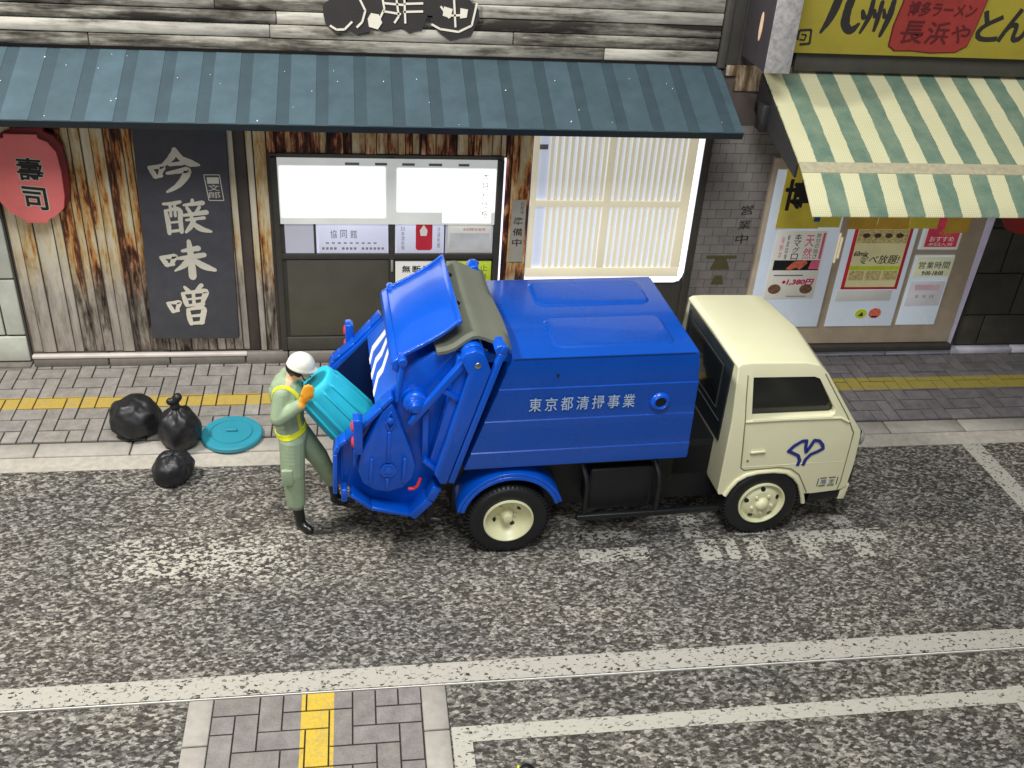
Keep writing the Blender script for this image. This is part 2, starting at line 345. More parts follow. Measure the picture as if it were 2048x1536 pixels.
# truck
M_blue = plain("blue_truck_plastic", (.0003, .080, .52), .30, .07, 3, spec=.4, coat=.35, bmp=.04, bsc=70)
M_blue2 = plain("blue_body_paint", (.0003, .062, .375), .28, .06, 3, spec=.4, coat=.35, bmp=.05, bsc=90)
M_inner_shade = plain("blue_hopper_shade", (.001, .016, .085), .5, .1)  # blue darkened, the hopper's inner shade put into the colour
M_cream = plain("cream_cab_paint", srgb(228, 224, 186), .30, .03, 2, coat=.35, bmp=.03, bsc=60)
M_seam = plain("panel_gap", srgb(120, 114, 82), .7); M_crim = plain("cream_wheel", srgb(222, 220, 178), .38, .05, 5, bmp=.05)
M_tyre = plain("black_tyre_rubber", srgb(20, 21, 24), .5, .2, 10, bmp=.15); M_chas = plain("black_chassis_plastic", srgb(16, 18, 21), .45, .2, 8, bmp=.1)
M_glass = plain("dark_cab_glass", srgb(30, 32, 30), .12, .1, 2, bmp=0); M_cloth = plain("olive_rubber_sheet", srgb(104, 107, 92), .55, .06, 4, bmp=.1, bsc=80)
M_lens = plain("red_lamp_lens", srgb(214, 50, 44), .25, .1); M_steel = plain("steel_pin", srgb(190, 186, 178), .28, metal=1); M_mkw = plain("white_warning_paint", srgb(226, 230, 240), .5, .04)
M_stripebase = plain("light_blue_panel", (.02, .11, .55), .35, .05); M_letw = plain("silver_grey_lettering", srgb(168, 186, 206), .5, .05); M_emb = plain("navy_emblem_print", srgb(36, 48, 130), .5, .05); M_emb2 = plain("blue_sticker_print", srgb(52, 106, 150), .5)
M_rear = plain("cab_back_black", srgb(34, 40, 42), .35, .15)
# figure
M_suit = plain("sage_green_overalls", srgb(148, 166, 134), .6, .07, 12, bmp=.12, bsc=50); M_skin = plain("skin_paint", srgb(226, 178, 140), .55, .04)
M_glove = plain("orange_gloves", srgb(238, 160, 38), .5, .06); M_boot = plain("black_boots", srgb(24, 27, 27), .28, .15, bmp=.1); M_helm = plain("off_white_helmet", srgb(222, 222, 206), .45, .03, bmp=.03)
M_hair = plain("black_hair", srgb(26, 24, 24), .5); M_belt = plain("yellow_safety_belt", srgb(226, 226, 40), .5, .04); M_shirt = plain("navy_shadow_panel", srgb(36, 58, 84), .6)
M_turq = plain("turquoise_plastic", srgb(40, 184, 206), .48, .05, 5, bmp=.05, bsc=60); M_lid = plain("teal_lid_plastic", srgb(44, 140, 158), .5, .05, 5, bmp=.05)
def bagmat():
    m, t, p = nt("black_bin_bag"); v = coord(t, kind='obj'); f = noise(t, v, 7, 4, .6, .8)
    t.links.new(ramp(t, f, [(.3, srgb(18, 18, 20)), (.7, srgb(34, 34, 36))]), p.inputs["Base Color"]); p.inputs["Roughness"].default_value = .46
    bump(t, p, noise(t, v, 6, 2, .5, 1.0), .22, .03); return m
M_bag = bagmat()

# ================================================================== SETTING
MB().box(-9, 14, -6, 12, -.30, -.012).build("ground_board", M_grout, kind='structure')
MB().box(-6, 10.5, 5.055, 7.79, -.25, 0).build("road", M_asph, kind='structure')
MB().box(-6, 10.5, 5.047, 5.0549, -.012, .003).build("board_edge", plain("white_card_edge", srgb(225, 222, 212), .6), kind='structure')
MB().box(-6, -1.224, 2.4, 5.040, -.30, -.006).build("near_road", M_asph2, kind='structure')
MB().box(.556, 10.5, 2.4, 5.040, -.30, -.006).build("near_road", M_asph2, kind='structure')
# painted lines
def sheet(name, rects, mat, z, label=None):
    b = MB()
    for p in rects: b.add([(x, y, z) for x, y in p], [(0, 1, 2, 3)])
    return b.build(name, mat, kind='structure')
rc = lambda x0, x1, y0, y1: [(x0, y0), (x1, y0), (x1, y1), (x0, y1)]
sheet("edge_line", [rc(-6, 10.5, 5.062, 5.25)], M_white, .004)
sheet("bay_line", [rc(.70, 4.74, 4.535, 4.668), rc(.565, .70, 2.4, 4.668), rc(4.74, 4.875, 2.4, 4.69)], M_white2, -.002)
sheet("cross_line", [[(6.16, 5.25), (6.36, 5.25), (6.30, 7.79), (6.09, 7.79)]], M_white, .004)
sheet("road_lettering", [rc(1.80, 2.40, 6.26, 6.43), rc(1.8, 2.3, 6.55, 6.66), rc(2.77, 2.94, 6.52, 6.82), rc(2.84, 3.03, 6.22, 6.49), rc(3.09, 3.20, 6.22, 6.48), rc(3.28, 3.44, 6.2, 6.48), rc(3.72, 4.60, 6.375, 6.545), rc(3.79, 3.92, 6.19, 6.372), rc(4.25, 4.40, 6.17, 6.372), rc(4.19, 4.36, 6.59, 6.74), rc(3.24, 3.6, 6.53, 6.60)], M_mark, .004)
sheet("worn_patch", [[(-2.3, 6.2), (-.32, 6.15), (-.30, 6.90), (-2.3, 6.82)]], paint("worn_pale_patch", srgb(190, 185, 171), .482, .03, (-2.3, -.3, 6.15, 6.88)), .004)
# gutter and kerb
MB().box(-6, 10.5, 7.79, 8.005, -.25, .006).build("gutter", M_gutter, kind='structure')
pv = MB().box(-6, 10.5, 8.005, 9.70, -.25, .006).build("pavement", M_grout, kind='structure')
kmesh = {}
x = -5.5
while x < 9.5:
    MB().box(x + .008, x + .832, 8.01, 8.215, -.05, .020).build("kerb_stone", M_kerb, pv, bevel=.006, seg=1); x += .84
UX, UY = .145, .192
gx = lambda i: -4.205 + i * UX
gy = lambda j: 8.235 + j * UY
def paver_mesh(wx, wy, mat, nm):
    g = .008; return MB().box(g, wx - g, g, wy - g, -.02, .022).mesh(nm, mat)
PMS = {(k, mt.name): paver_mesh(*wh, mt, "paving_stone") for k, wh in (('h', (2 * UX, UY)), ('v', (UX, 2 * UY)), ('s', (UX, UY))) for mt in (M_pave, M_paveR)}
rest = MB()
for i in range(-1, 86):
    for j in range(0, 8):
        k = (i - j) % 4
        if k == 0: t_, wx, wy = 'h', 2, 1
        elif k == 3 and j < 7: t_, wx, wy = 'v', 1, 2
        elif (k == 2 and j == 0) or (k == 3 and j == 7): t_, wx, wy = 's', 1, 1
        else: continue
        if j == 7: 
            if t_ == 'v': t_ = 's'
        X, Y = gx(i), gy(j)
        if Y + wy * UY > 9.79: continue
        lim_l = -3.75 - .0 * j; hid = (.55 < X < 4.75) or X < lim_l or X > 7.85
        if hid:
            rest.box(X + .008, X + wx * UX - .008, Y + .008, Y + wy * UY - .008, -.02, .021); continue
        mt = M_pave if X < 2 else M_paveR
        o = bpy.data.objects.new("paving_stone", PMS[(t_, mt.name)]); COL.objects.link(o); o.parent = pv; o.location = (X, Y, random.uniform(-.002, .002)); o.rotation_euler = (random.uniform(-.006, .006), random.uniform(-.006, .006), 0)
rest.build("paving_infill", M_pave, pv, kind='stuff')
# foreground footpath
fp = MB().box(-1.224, .556, 2.4, 5.040, -.30, -.004).build("footpath", M_grout, kind='structure')
for (a, b) in ((-1.222, -1.058), (.378, .552)):
    for (y0, y1) in ((4.652, 5.035), (3.95, 4.640), (3.25, 3.94)): MB().box(a, b, y0, y1, -.05, .012).build("kerb_stone", M_kerb, fp, bevel=.006, seg=1)
fx = lambda i: -1.056 + i * .1585 + .0; fy = lambda j: 5.035 - j * .155
for i in range(-2, 10):
    for j in range(-1, 9):
        k = (i + j) % 4
        # stones lie 2 x 1 in a herringbone
        if k == 0: a, b, c, d = i, i + 2, j, j + 1
        elif k == 3: a, b, c, d = i, i + 1, j - 1, j + 1
        else: continue
        x0, x1, y1, y0 = max(fx(a), -1.054), min(fx(b), .374), min(fy(c), 5.035), fy(d)
        if x1 - x0 < .03 or y1 - y0 < .03: continue
        MB().box(x0 + .006, x1 - .006, y0 + .006, y1 - .006, -.05, .010 + random.uniform(0, .003)).build("paving_stone", M_pave2, fp)

# ================================================================== SUSHI SHOP
shop = empty("sushi_shop", (0, 9.70, 0), label="weathered wooden shop front with lit windows under the long blue canopy", cat="building")
def on(parent, mb, name, mat, **k):                     # built in world coordinates, parented without moving
    o = mb.build(name, mat, None, **k); o.parent = parent; o.matrix_parent_inverse = parent_inv(parent); return o
def parent_inv(p):
    bpy.context.view_layer.update() if False else None
    return Matrix.LocRotScale(p.location, p.rotation_euler, None).inverted()
on(shop, MB().box(-3.38, 3.585, 9.70, 9.95, 0, 5.2), "wall", M_brownw)
# vertical planks, bare at the bottom
pe = [-3.37, -3.27, -3.13, -2.95, -2.86, -2.74, -2.66, -2.56, -2.47, -2.35, -2.29, -2.19, -2.11, -2.0, -1.93, -1.77, -1.6, -1.51, -1.42, -1.33, -1.24, -1.17]
for a, b in zip(pe[:-1], pe[1:]):
    yf = 9.675 + random.choice((0, .010, .018, .025))
    on(shop, MB().box(a + .006, b - .006, yf, 9.699, .165, 3.25), "plank", M_planks, bevel=.006, seg=1)
for a, b in ((-1.165, -1.06), (-1.055, -.99), (-.985, -.865)):
    on(shop, MB().box(a + .004, b - .004, 9.655 + random.uniform(0, .02), 9.699, .165, 3.25), "plank", M_brownw if a < -1.1 else M_planks, bevel=.006, seg=1)
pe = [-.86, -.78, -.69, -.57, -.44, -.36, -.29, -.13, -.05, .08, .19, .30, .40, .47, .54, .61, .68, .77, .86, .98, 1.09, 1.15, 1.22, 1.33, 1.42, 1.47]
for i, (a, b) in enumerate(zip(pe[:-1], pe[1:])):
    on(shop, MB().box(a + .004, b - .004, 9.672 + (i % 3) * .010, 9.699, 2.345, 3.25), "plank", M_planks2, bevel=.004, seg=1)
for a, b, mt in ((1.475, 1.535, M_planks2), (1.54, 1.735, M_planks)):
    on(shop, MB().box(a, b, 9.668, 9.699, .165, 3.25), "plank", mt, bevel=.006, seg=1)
# plinth
x = -3.37
for wd in (.75, .62, .78, .45, .62, .8, .7, .9, .8, .55):
    x1 = min(x + wd, 3.58); on(shop, MB().box(x + .006, x1 - .006, 9.62, 9.698, 0, .155), "plinth_stone", M_plinth, bevel=.01, seg=1); x = x1
on(shop, MB().box(-3.37, -1.2, 9.612, 9.67, .12, .16), "base_rail", plain("pale_base_rail", srgb(206, 196, 188), .5, .1, 5, kind='pos'), bevel=.01)
# weatherboards above the canopy
z = 3.315
for h in (.115, .12, .115, .12, .125, .125, .13, .13, .13):
    xs = [-5.2, random.uniform(-3, -.5), random.uniform(.4, 2.6), 3.485]
    for a, b in zip(xs[:-1], xs[1:]):
        yo = random.uniform(-.012, 0)
        on(shop, MB().prism([(0, 0)] * 0 or [(a + .003, z), (b - .003, z), (b - .003, z + h - .008), (a + .003, z + h - .008)], 9.655 + yo, 9.699), "weatherboard", M_board, bevel=.006, seg=1)
    z += h
on(shop, MB().box(3.49, 3.56, 9.60, 9.699, 3.28, 4.6), "corner_post", M_dark, bevel=.008); on(shop, MB().box(3.565, 3.70, 9.66, 9.698, 3.30, 4.6), "corner_post", M_dark, bevel=.008)
# door leaves (structure of the shop)
door = on(shop, MB().box(-.84, 1.475, 9.672, 9.698, .16, 2.34), "sliding_door", M_dark)
def dr(mb, name, mat, **k):
    o = mb.build(name, mat, None, **k); o.parent = door; o.matrix_parent_inverse = parent_inv(shop); o.matrix_parent_inverse = Matrix.Translation((0, 0, 0)); return o
YD = 9.672
def pd(mb, name, mat, **k): return on(shop, mb, name, mat, **k)
pd(MB().box(-.835, -.775, 9.640, 9.671, .17, 2.31), "door_frame", M_dark, bevel=.006); pd(MB().box(1.388, 1.455, 9.640, 9.671, .17, 2.31), "door_frame", M_dark, bevel=.006)
pd(MB().box(1.456, 1.474, 9.645, 9.671, .9, 2.33), "light_gap", M_halo)
pd(MB().box(-.775, 1.388, 9.644, 9.671, 1.235, 1.295), "door_rail", M_dark, bevel=.005); pd(MB().box(.31, .36, 9.642, 9.671, .2, 2.31), "door_stile", M_dark, bevel=.004)
pd(MB().box(-.775, 1.388, 9.644, 9.671, .17, .325), "door_rail", M_dark, bevel=.005)
pd(MB().box(-.735, .305, 9.658, 9.671, .335, 1.225), "door_panel", M_dark2, bevel=.006); pd(MB().box(.365, 1.38, 9.658, 9.671, .335, 1.225), "door_panel", M_dark2, bevel=.006)
pd(MB().box(.325, .348, 9.630, 9.6415, 1.10, 1.23), "door_pull", plain("pale_pull", srgb(170, 168, 160), .4), bevel=.004)
pd(MB().box(-.735, -.45, 9.656, 9.671, 1.30, 1.66), "window_pane", M_paneG); pd(MB().box(-.425, .30, 9.655, 9.671, 1.30, 1.66), "window_pane", M_pane)
pd(MB().box(.37, .87, 9.655, 9.671, 1.30, 1.66), "window_pane", M_pane); pd(MB().box(.885, 1.378, 9.656, 9.671, 1.30, 1.66), "window_pane", M_paneG)
def blindmat():
    """translucent ribbed sheet; lamps stand behind its two panes"""
    m, t, p = nt("lit_blind_sheet"); gp = N(t, "ShaderNodeSeparateXYZ"); t.links.new(N(t, "ShaderNodeNewGeometry").outputs["Position"], gp.inputs[0]); X, Z = gp.outputs[0], gp.outputs[2]
    def boxm(x0, x1, z0, z1, sx_=.02, sz=.02):
        f = None
        for v, a, b_, s_ in ((X, x0, x1, sx_), (Z, z0, z1, sz)):
            d = math_(t, 'SUBTRACT', (b_ - a) / 2, math_(t, 'ABSOLUTE', math_(t, 'SUBTRACT', v, (a + b_) / 2))); g_ = math_(t, 'DIVIDE', d, s_, clamp=True); f = g_ if f is None else math_(t, 'MULTIPLY', f, g_)
        return f
    k = math_(t, 'MAXIMUM', boxm(-.765, .285, 1.69, 2.245, .03, .025), math_(t, 'MAXIMUM', boxm(.375, 1.39, 1.755, 2.235, .03, .025), boxm(.84, 1.35, 1.64, 1.80, .02, .02)))
    wa = N(t, "ShaderNodeTexWave", wave_type='BANDS', bands_direction='X'); wa.inputs["Scale"].default_value = 22; t.links.new(coord(t), wa.inputs["Vector"])
    e = math_(t, 'MULTIPLY_ADD', k, 1.2, math_(t, 'MULTIPLY_ADD', wa.outputs["Fac"], .07, .30)); e = math_(t, 'MULTIPLY', e, math_(t, 'MULTIPLY_ADD', noise(t, coord(t), 3, 2), .5, .75))
    p.inputs["Base Color"].default_value = (*srgb(205, 205, 196), 1); p.inputs["Emission Color"].default_value = (.96, 1.0, .97, 1); t.links.new(e, p.inputs["Emission Strength"]); return m
blind = pd(MB().box(-.768, 1.382, 9.628, 9.636, 1.63, 2.315), "window_blind", blindmat())
b = MB(); column(b, "大特別価格", 1.24, 1.70, 1.305, 2.2, 9.6205, .0); pd(b, "window_lettering", M_grey)
b = MB()
for i in range(5): b.box(-.1 + i * .27 + random.uniform(-.03, .03), .02 + i * .27, 9.6215, 9.6265, 2.25, 2.275)
pd(b, "blind_stain", M_grey)
# lattice window
pd(MB().box(1.745, 3.475, 9.680, 9.698, .955, 3.2), "window_back", M_pane2)
pd(MB().prism([(1.745, .955), (3.40, .955), (3.455, .975), (3.485, 1.02), (3.50, 1.08), (3.50, 3.2), (3.44, 3.2), (3.44, 1.07), (3.40, 1.03), (1.745, 1.03)], 9.650, 9.679), "light_gap", M_halo)
for a, b_, c, d in ((1.745, 3.43, 1.03, 1.135), (1.745, 3.43, 1.825, 1.89), (1.745, 1.80, 1.135, 3.2), (3.335, 3.435, 1.135, 3.2), (2.51, 2.585, 1.135, 3.2)):
    pd(MB().box(a, b_, 9.640 + random.uniform(0, .003), 9.668, c, d), "window_frame", M_lat, bevel=.004)
for a, b_, n in ((1.90, 2.51, 9), (2.60, 3.33, 11)):
    for i in range(n):
        cx = a + (i + .5) * (b_ - a) / n; pd(MB().box(cx - .017, cx + .017, 9.650, 9.667, 1.136, 3.2), "lattice_slat", M_lat)
pd(MB().box(1.80, 1.89, 9.670, 9.679, 2.42, 2.47), "window_shade", M_grey)
pd(MB().box(3.502, 3.585, 9.640, 9.698, .16, 3.25), "door_frame", M_dark, bevel=.008)
pd(MB().box(1.745, 3.5, 9.675, 9.698, .16, .95), "wall_panel", M_dark)
# canopy (part of the shop): board with printed seams
def canopy_pt(x, s, o=0):                               # s 0 at wall, 1 at eave; o = height over the board
    dy, dz = -.94, -.375; L = math.hypot(dy, dz); n = (-dz / L, dy / L)
    return (x, 9.695 + dy * s + (dz / L) * 0 - 0 + (-(-dz) / L) * o * 1, 3.278 + dz * s + abs(dy) / L * o)
def cslab(x0, x1, s0, s1, o0, o1):
    b = MB(); vs = [canopy_pt(x, s, o) for x in (x0, x1) for s in (s0, s1) for o in (o0, o1)]
    b.add(vs, [(0, 1, 3, 2), (4, 6, 7, 5), (0, 4, 5, 1), (2, 3, 7, 6), (0, 2, 6, 4), (1, 5, 7, 3)]); return b
can = on(shop, cslab(-6.2, 3.535, .0, 1.0, -.066, 0), "canopy", M_cedge)
sx = [3.4 - k * .336 for k in range(27)]
prevx = 3.532
on(shop, cslab(-6.198, 3.533, .004, .998, .0005, .004), "canopy_sheet", M_cblue2)
for sxx in sx:
    a, b_ = sxx + .055, prevx - .055 if prevx < 3.5 else prevx
    on(shop, cslab(a, b_, .012, .992, .005, .0075), "canopy_panel", M_cblue); prevx = sxx
fl = MB()
for _ in range(34):
    px, s = random.uniform(-4, 3.5), random.uniform(.03, .97); c = canopy_pt(px, s, .012); r = random.choice((.004, .005, .006, .008)); fl.ball(c, r, 6)
on(shop, fl, "dust_fleck", M_fleck, kind='stuff')
# painted name on the weatherboards, only its lower edge is in view
b = MB()
for (cx, cz, rx, rz) in ((-.13, 3.66, .15, .17), (.05, 3.62, .13, .13), (.30, 3.66, .17, .13), (.52, 3.66, .14, .14), (.92, 3.66, .22, .19), (.18, 3.80, .30, .12), (.75, 3.8, .3, .12)):
    b.prism([(cx + rx * math.cos(k * .45) * (1 + .08 * math.sin(k * 2.3)), cz + rz * math.sin(k * .45) * (1 + .08 * math.cos(k * 3.1))) for k in range(14)], 9.628 - rx * .01, 9.634)
logo = on(shop, b, "painted_name", M_ink)
b = MB()
for pl in ([(-.22, 3.56), (-.16, 3.525), (-.09, 3.53), (-.02, 3.60)], [(.02, 3.55), (.07, 3.60), (.10, 3.70), (.05, 3.80)], [(.22, 3.62), (.27, 3.72), (.25, 3.84)], [(.26, 3.70), (.42, 3.68)], [(.27, 3.77), (.44, 3.76)], [(.36, 3.60), (.40, 3.66), (.38, 3.8)], [(.46, 3.60), (.45, 3.82)], [(.44, 3.70), (.62, 3.71)], [(.45, 3.77), (.62, 3.78)], [(.70, 3.60), (.78, 3.56), (.95, 3.54), (1.07, 3.60), (1.11, 3.8)], [(.92, 3.58), (.90, 3.82)], [(.82, 3.68), (1.0, 3.69)], [(.78, 3.76), (.86, 3.66)]):
    b.ribbon(pl, .018, 9.618, 9.6235)
b.prism([(.13, 3.56), (.21, 3.54), (.25, 3.60), (.22, 3.67), (.15, 3.68), (.12, 3.63)], 9.6175, 9.623); b.prism([(.96, 3.66), (1.02, 3.67), (1.03, 3.74), (.96, 3.75)], 9.6175, 9.623); b.prism([(.80, 3.68), (.87, 3.66), (.89, 3.74), (.81, 3.76)], 9.6175, 9.623)
on(shop, b, "painted_outline", M_cream_ink)

# neighbour stone wall at far left
sw = empty("stone_wall", (-4, 9.72, 0), label="pale green grey block wall at the left edge beside the planked shop", cat="wall")
on(sw, MB().box(-6, -3.40, 9.72, 9.95, 0, 3.3), "wall_core", M_mortar)
rows = [.05, .36, 1.0, 1.65, 2.3, 2.95]
for r, (a, b_) in enumerate(zip(rows[:-1], rows[1:])):
    xs = [-3.405, -3.60 if r % 2 else -3.95, -4.55, -5.2, -5.9]
    for p, q in zip(xs[1:], xs[:-1]): on(sw, MB().box(p + .008, q - .008, 9.685, 9.719, a + .01, b_ - .01), "stone", M_stone, bevel=.012, seg=2)
on(sw, MB().box(-6, -3.40, 9.60, 9.719, 0, .045), "footing", M_plinth)

# ---------------- signs hung on the shop
def rounded(pts_c, r, n=5): return pts_c
lp = [(-3.36, 2.30), (-3.33, 2.43), (-3.23, 2.50), (-3.17, 2.51), (-3.17, 2.545), (-2.88, 2.545), (-2.88, 2.51), (-2.80, 2.475), (-2.74, 2.38), (-2.725, 2.2), (-2.735, 1.95), (-2.76, 1.83), (-2.84, 1.75), (-2.91, 1.72), (-2.93, 1.68), (-3.12, 1.68), (-3.14, 1.72), (-3.24, 1.78), (-3.31, 1.88), (-3.36, 2.05)]
ln = empty("paper_lantern", (-3.04, 9.60, 1.68), label="flat red lantern sign with two black characters hung on the planks at the left edge", cat="lantern")
on(ln, MB().prism(lp, 9.50, 9.535), "lantern_face", M_lant, bevel=.006, seg=2)
on(ln, MB().prism([(x + .05, z_ + .05) for x, z_ in lp], 9.54, 9.60), "lantern_back", M_lant2, bevel=.006)
on(ln, MB().box(-3.05, -2.98, 9.602, 9.665, 2.0, 2.3), "mounting_block", M_black)
for bold, mt, y in ((.055, M_cream_ink, 9.4985), (.022, M_ink, 9.4965)):
    b = MB(); g_ = (bold - .022) * .25
    put(b, "壽", -3.11 - g_, 2.10 - g_, -2.88 + g_, 2.325 + g_, y, bold, 0, -.06); put(b, "司", -3.10 - g_, 1.82 - g_, -2.89 + g_, 2.045 + g_, y, bold, 0, -.1); on(ln, b, "lettering", mt)
sg = empty("sign_board", (-1.65, 9.67, .36), label="tall dark grey board with four cream brush characters beside the red lantern", cat="sign")
on(sg, MB().prism([(-2.14, .365), (-1.265, .355), (-1.215, 2.85), (-2.05, 2.85)], 9.585, 9.66), "board", M_signb, bevel=.004)
MOUTH = [[(.02, .60, .05), (.08, .48, .08), (.13, .36, .06)], [(.04, .60, .05), (.18, .60, .07), (.29, .60, .08), (.24, .48, .07), (.21, .38, .05)], [(.10, .37, .05), (.24, .39, .06)]]
BR = {
 "gin": [[(.55, 1.0, .05), (.50, .84, .10), (.38, .70, .08), (.24, .60, .04)], [(.55, .98, .08), (.66, .78, .09), (.82, .66, .12), (1.0, .60, .04)], [(.42, .64, .05), (.68, .66, .07)], [(.36, .44, .05), (.56, .47, .07), (.76, .49, .11), (.68, .30, .11), (.52, .12, .08), (.32, .0, .04)]] + MOUTH,
 "jou": [[(.04, .92, .05), (.24, .92, .07), (.42, .96, .06)], [(.07, .72, .06), (.10, .40, .09), (.10, .04, .07)], [(.08, .72, .05), (.38, .74, .08), (.38, .40, .08), (.38, .06, .07)], [(.19, .92, .05), (.18, .55, .05)], [(.29, .93, .05), (.28, .55, .05)], [(.12, .36, .04), (.36, .38, .05)], [(.10, .10, .05), (.36, .12, .06)],
         [(.50, .86, .05), (.92, .90, .09)], [(.70, 1.0, .06), (.68, .86, .06)], [(.56, .78, .06), (.62, .64, .07)], [(.84, .78, .06), (.76, .64, .06)], [(.46, .56, .05), (.98, .62, .10)], [(.66, .60, .06), (.62, .40, .06)], [(.52, .42, .05), (.92, .46, .07)], [(.70, .42, .07), (.60, .22, .09), (.48, .06, .05)], [(.64, .34, .06), (.82, .14, .11), (1.05, .04, .05)]],
 "mi": [[(.44, .74, .05), (.74, .79, .09)], [(.34, .54, .05), (.58, .56, .08), (.84, .60, .08)], [(.58, 1.0, .06), (.59, .6, .10), (.58, .0, .11)], [(.56, .52, .09), (.44, .34, .09), (.26, .20, .03)], [(.62, .50, .06), (.80, .30, .11), (1.02, .16, .06)]] + MOUTH,
 "so": [[(.44, .98, .05), (.52, .86, .09)], [(.82, 1.0, .08), (.68, .86, .05)], [(.38, .82, .06), (.42, .64, .09), (.45, .50, .07)], [(.38, .82, .05), (.62, .84, .07), (.90, .84, .10), (.84, .66, .09), (.80, .52, .06)], [(.62, .82, .06), (.61, .52, .06)], [(.44, .50, .05), (.82, .52, .07)], [(.47, .66, .04), (.80, .68, .05)], [(.46, .40, .06), (.47, .2, .09), (.50, .02, .08)], [(.46, .40, .05), (.80, .42, .09), (.78, .2, .10), (.74, .02, .07)], [(.48, .22, .05), (.74, .23, .06)], [(.50, .03, .06), (.76, .04, .08)]] + MOUTH,
}
b = MB()
for ch, x0, z0, x1, z1 in (("gin", -1.96, 1.98, -1.49, 2.40), ("jou", -1.88, 1.54, -1.46, 1.89), ("mi", -1.96, 1.07, -1.45, 1.46), ("so", -1.95, .53, -1.51, .97)): brush(b, BR[ch], x0, z0, x1, z1, 9.5835)
on(sg, b, "lettering", M_cream_ink)
b = MB(); b.ribbon([(-1.455, 2.15), (-1.31, 2.15), (-1.29, 1.89), (-1.43, 1.89), (-1.455, 2.15)], .008, 9.5825, 9.5845); column(b, "一文郎", -1.43, 1.91, -1.32, 2.13, 9.5835, .0); on(sg, b, "seal_print", M_cream_ink)
ps = empty("small_notice", (1.63, 9.665, 1.22), label="narrow upright paper notice on the wooden post between the door and the lattice window", cat="sign")
on(ps, MB().box(1.56, 1.708, 9.655, 9.666, 1.20, 1.89), "paper", plain("aged_paper", srgb(176, 170, 156), .7, .08, kind='pos'))
b = MB(); column(b, "準備中", 1.585, 1.36, 1.685, 1.72, 9.6535, .01, .3); column(b, "ただ今", 1.65, 1.73, 1.69, 1.87, 9.6535, 0); on(ps, b, "lettering", M_ink)
def notice(name, x0, x1, z0, z1, y, mat, label, cat="notice"):
    e = empty(name, ((x0 + x1) / 2, y, z0), label=label, cat=cat); on(e, MB().box(x0, x1, y - .006, y, z0, z1), "paper", mat, bevel=.0015, seg=1); return e
e = notice("window_notice", -.40, .29, 1.31, 1.625, 9.652, M_pane, "pale paper notice with small grey writing in the left door window")
b = MB(); line(b, "協同館", -.30, 1.47, 0.0, 1.56, 9.6445, .0, .35); on(e, b, "lettering", plain("dark_grey_print", srgb(96, 96, 108), .7))
b = MB()
for k in range(16):
    if k not in (4, 9): b.box(-.37 + k * .04, -.345 + k * .04, 9.6435, 9.6445, 1.345, 1.37)
for k in range(9): b.box(-.33 + k * .06, -.30 + k * .06, 9.6435, 9.6445, 1.41, 1.425)
on(e, b, "small_print", M_grey, kind="stuff")
e = notice("window_notice", .385, .86, 1.31, 1.64, 9.652, M_pane, "pale notice with a red bottle picture in the right door window")
on(e, MB().prism([(.58, 1.36), (.60, 1.34), (.73, 1.34), (.75, 1.36), (.75, 1.62), (.70, 1.64), (.63, 1.64), (.58, 1.62)], 9.641, 9.6455), "picture", M_red)
on(e, MB().prism([(.63, 1.5), (.69, 1.5), (.70, 1.56), (.66, 1.62), (.62, 1.56)], 9.639, 9.6405), "picture_highlight", M_pap)
b = MB(); column(b, "日本酒各種", .43, 1.34, .465, 1.60, 9.6445, 0); column(b, "冷酒熱燗", .80, 1.36, .83, 1.60, 9.6445, 0); on(e, b, "lettering", M_grey)
e = notice("window_notice", .91, 1.36, 1.315, 1.63, 9.652, M_pap, "grey framed notice with a red headline beside the red bottle notice")
b = MB(); line(b, "本日限定販売", 1.06, 1.555, 1.30, 1.585, 9.6445, 0); on(e, b, "lettering", M_red); on(e, MB().box(.93, 1.34, 9.6445, 9.6455, 1.345, 1.53), "printed_block", plain("light_grey_print", srgb(198, 198, 198), .6, emit=.2))
e = notice("parking_notice", .372, .885, .60, 1.215, 9.640, M_pap, "white no parking notice low on the door behind the truck's raised blue plate")
b = MB(); line(b, "無断駐車", .43, 1.09, .86, 1.17, 9.6325, .02, .2); line(b, "お断り", .48, .95, .80, 1.03, 9.6325, .01, .2); on(e, b, "lettering", M_ink)
e = notice("lime_notice", .905, 1.375, .70, 1.215, 9.640, M_lime, "lime green notice on the door behind the olive rubber sheet")
b = MB(); line(b, "駐車禁止", .98, 1.11, 1.34, 1.18, 9.6325, .0, .1); line(b, "警察署", .98, .99, 1.34, 1.07, 9.6325, .0, .1); on(e, b, "lettering", plain("olive_print", srgb(120, 140, 30), .6))

# ================================================================== TILED WALL between the shops
tw = empty("tiled_wall", (3.95, 9.72, 0), label="grey brown tiled wall strip between the two shop fronts", cat="wall")
on(tw, MB().box(3.59, 4.37, 9.70, 9.95, 0, 5.2), "wall_core", M_tileg)
zt = .06; r = 0
while zt < 2.66:
    xs = [3.60 - (.08 if r % 2 else 0) + k * .163 for k in range(6)]
    for a in xs:
        x0, x1 = max(a, 3.592), min(a + .158, 4.36)
        if x1 - x0 > .03: on(tw, MB().box(x0, x1, 9.682, 9.699, zt, zt + .097), "tile", M_tile)
    zt += .102; r += 1
on(tw, MB().box(3.592, 4.36, 9.675, 9.699, 2.70, 3.28), "upper_panel", M_brownw, bevel=.004); on(tw, MB().box(3.592, 3.70, 9.640, 9.674, 3.2, 3.30), "rusty_trim", M_rust, bevel=.004); on(tw, MB().box(3.702, 4.36, 9.655, 9.674, 3.05, 3.30), "rusty_trim", M_rust, bevel=.004)
b = MB(); column(b, "営業中", 4.03, 1.37, 4.17, 1.87, 9.6805, .012, .35, .1); on(tw, b, "lettering", M_ink)
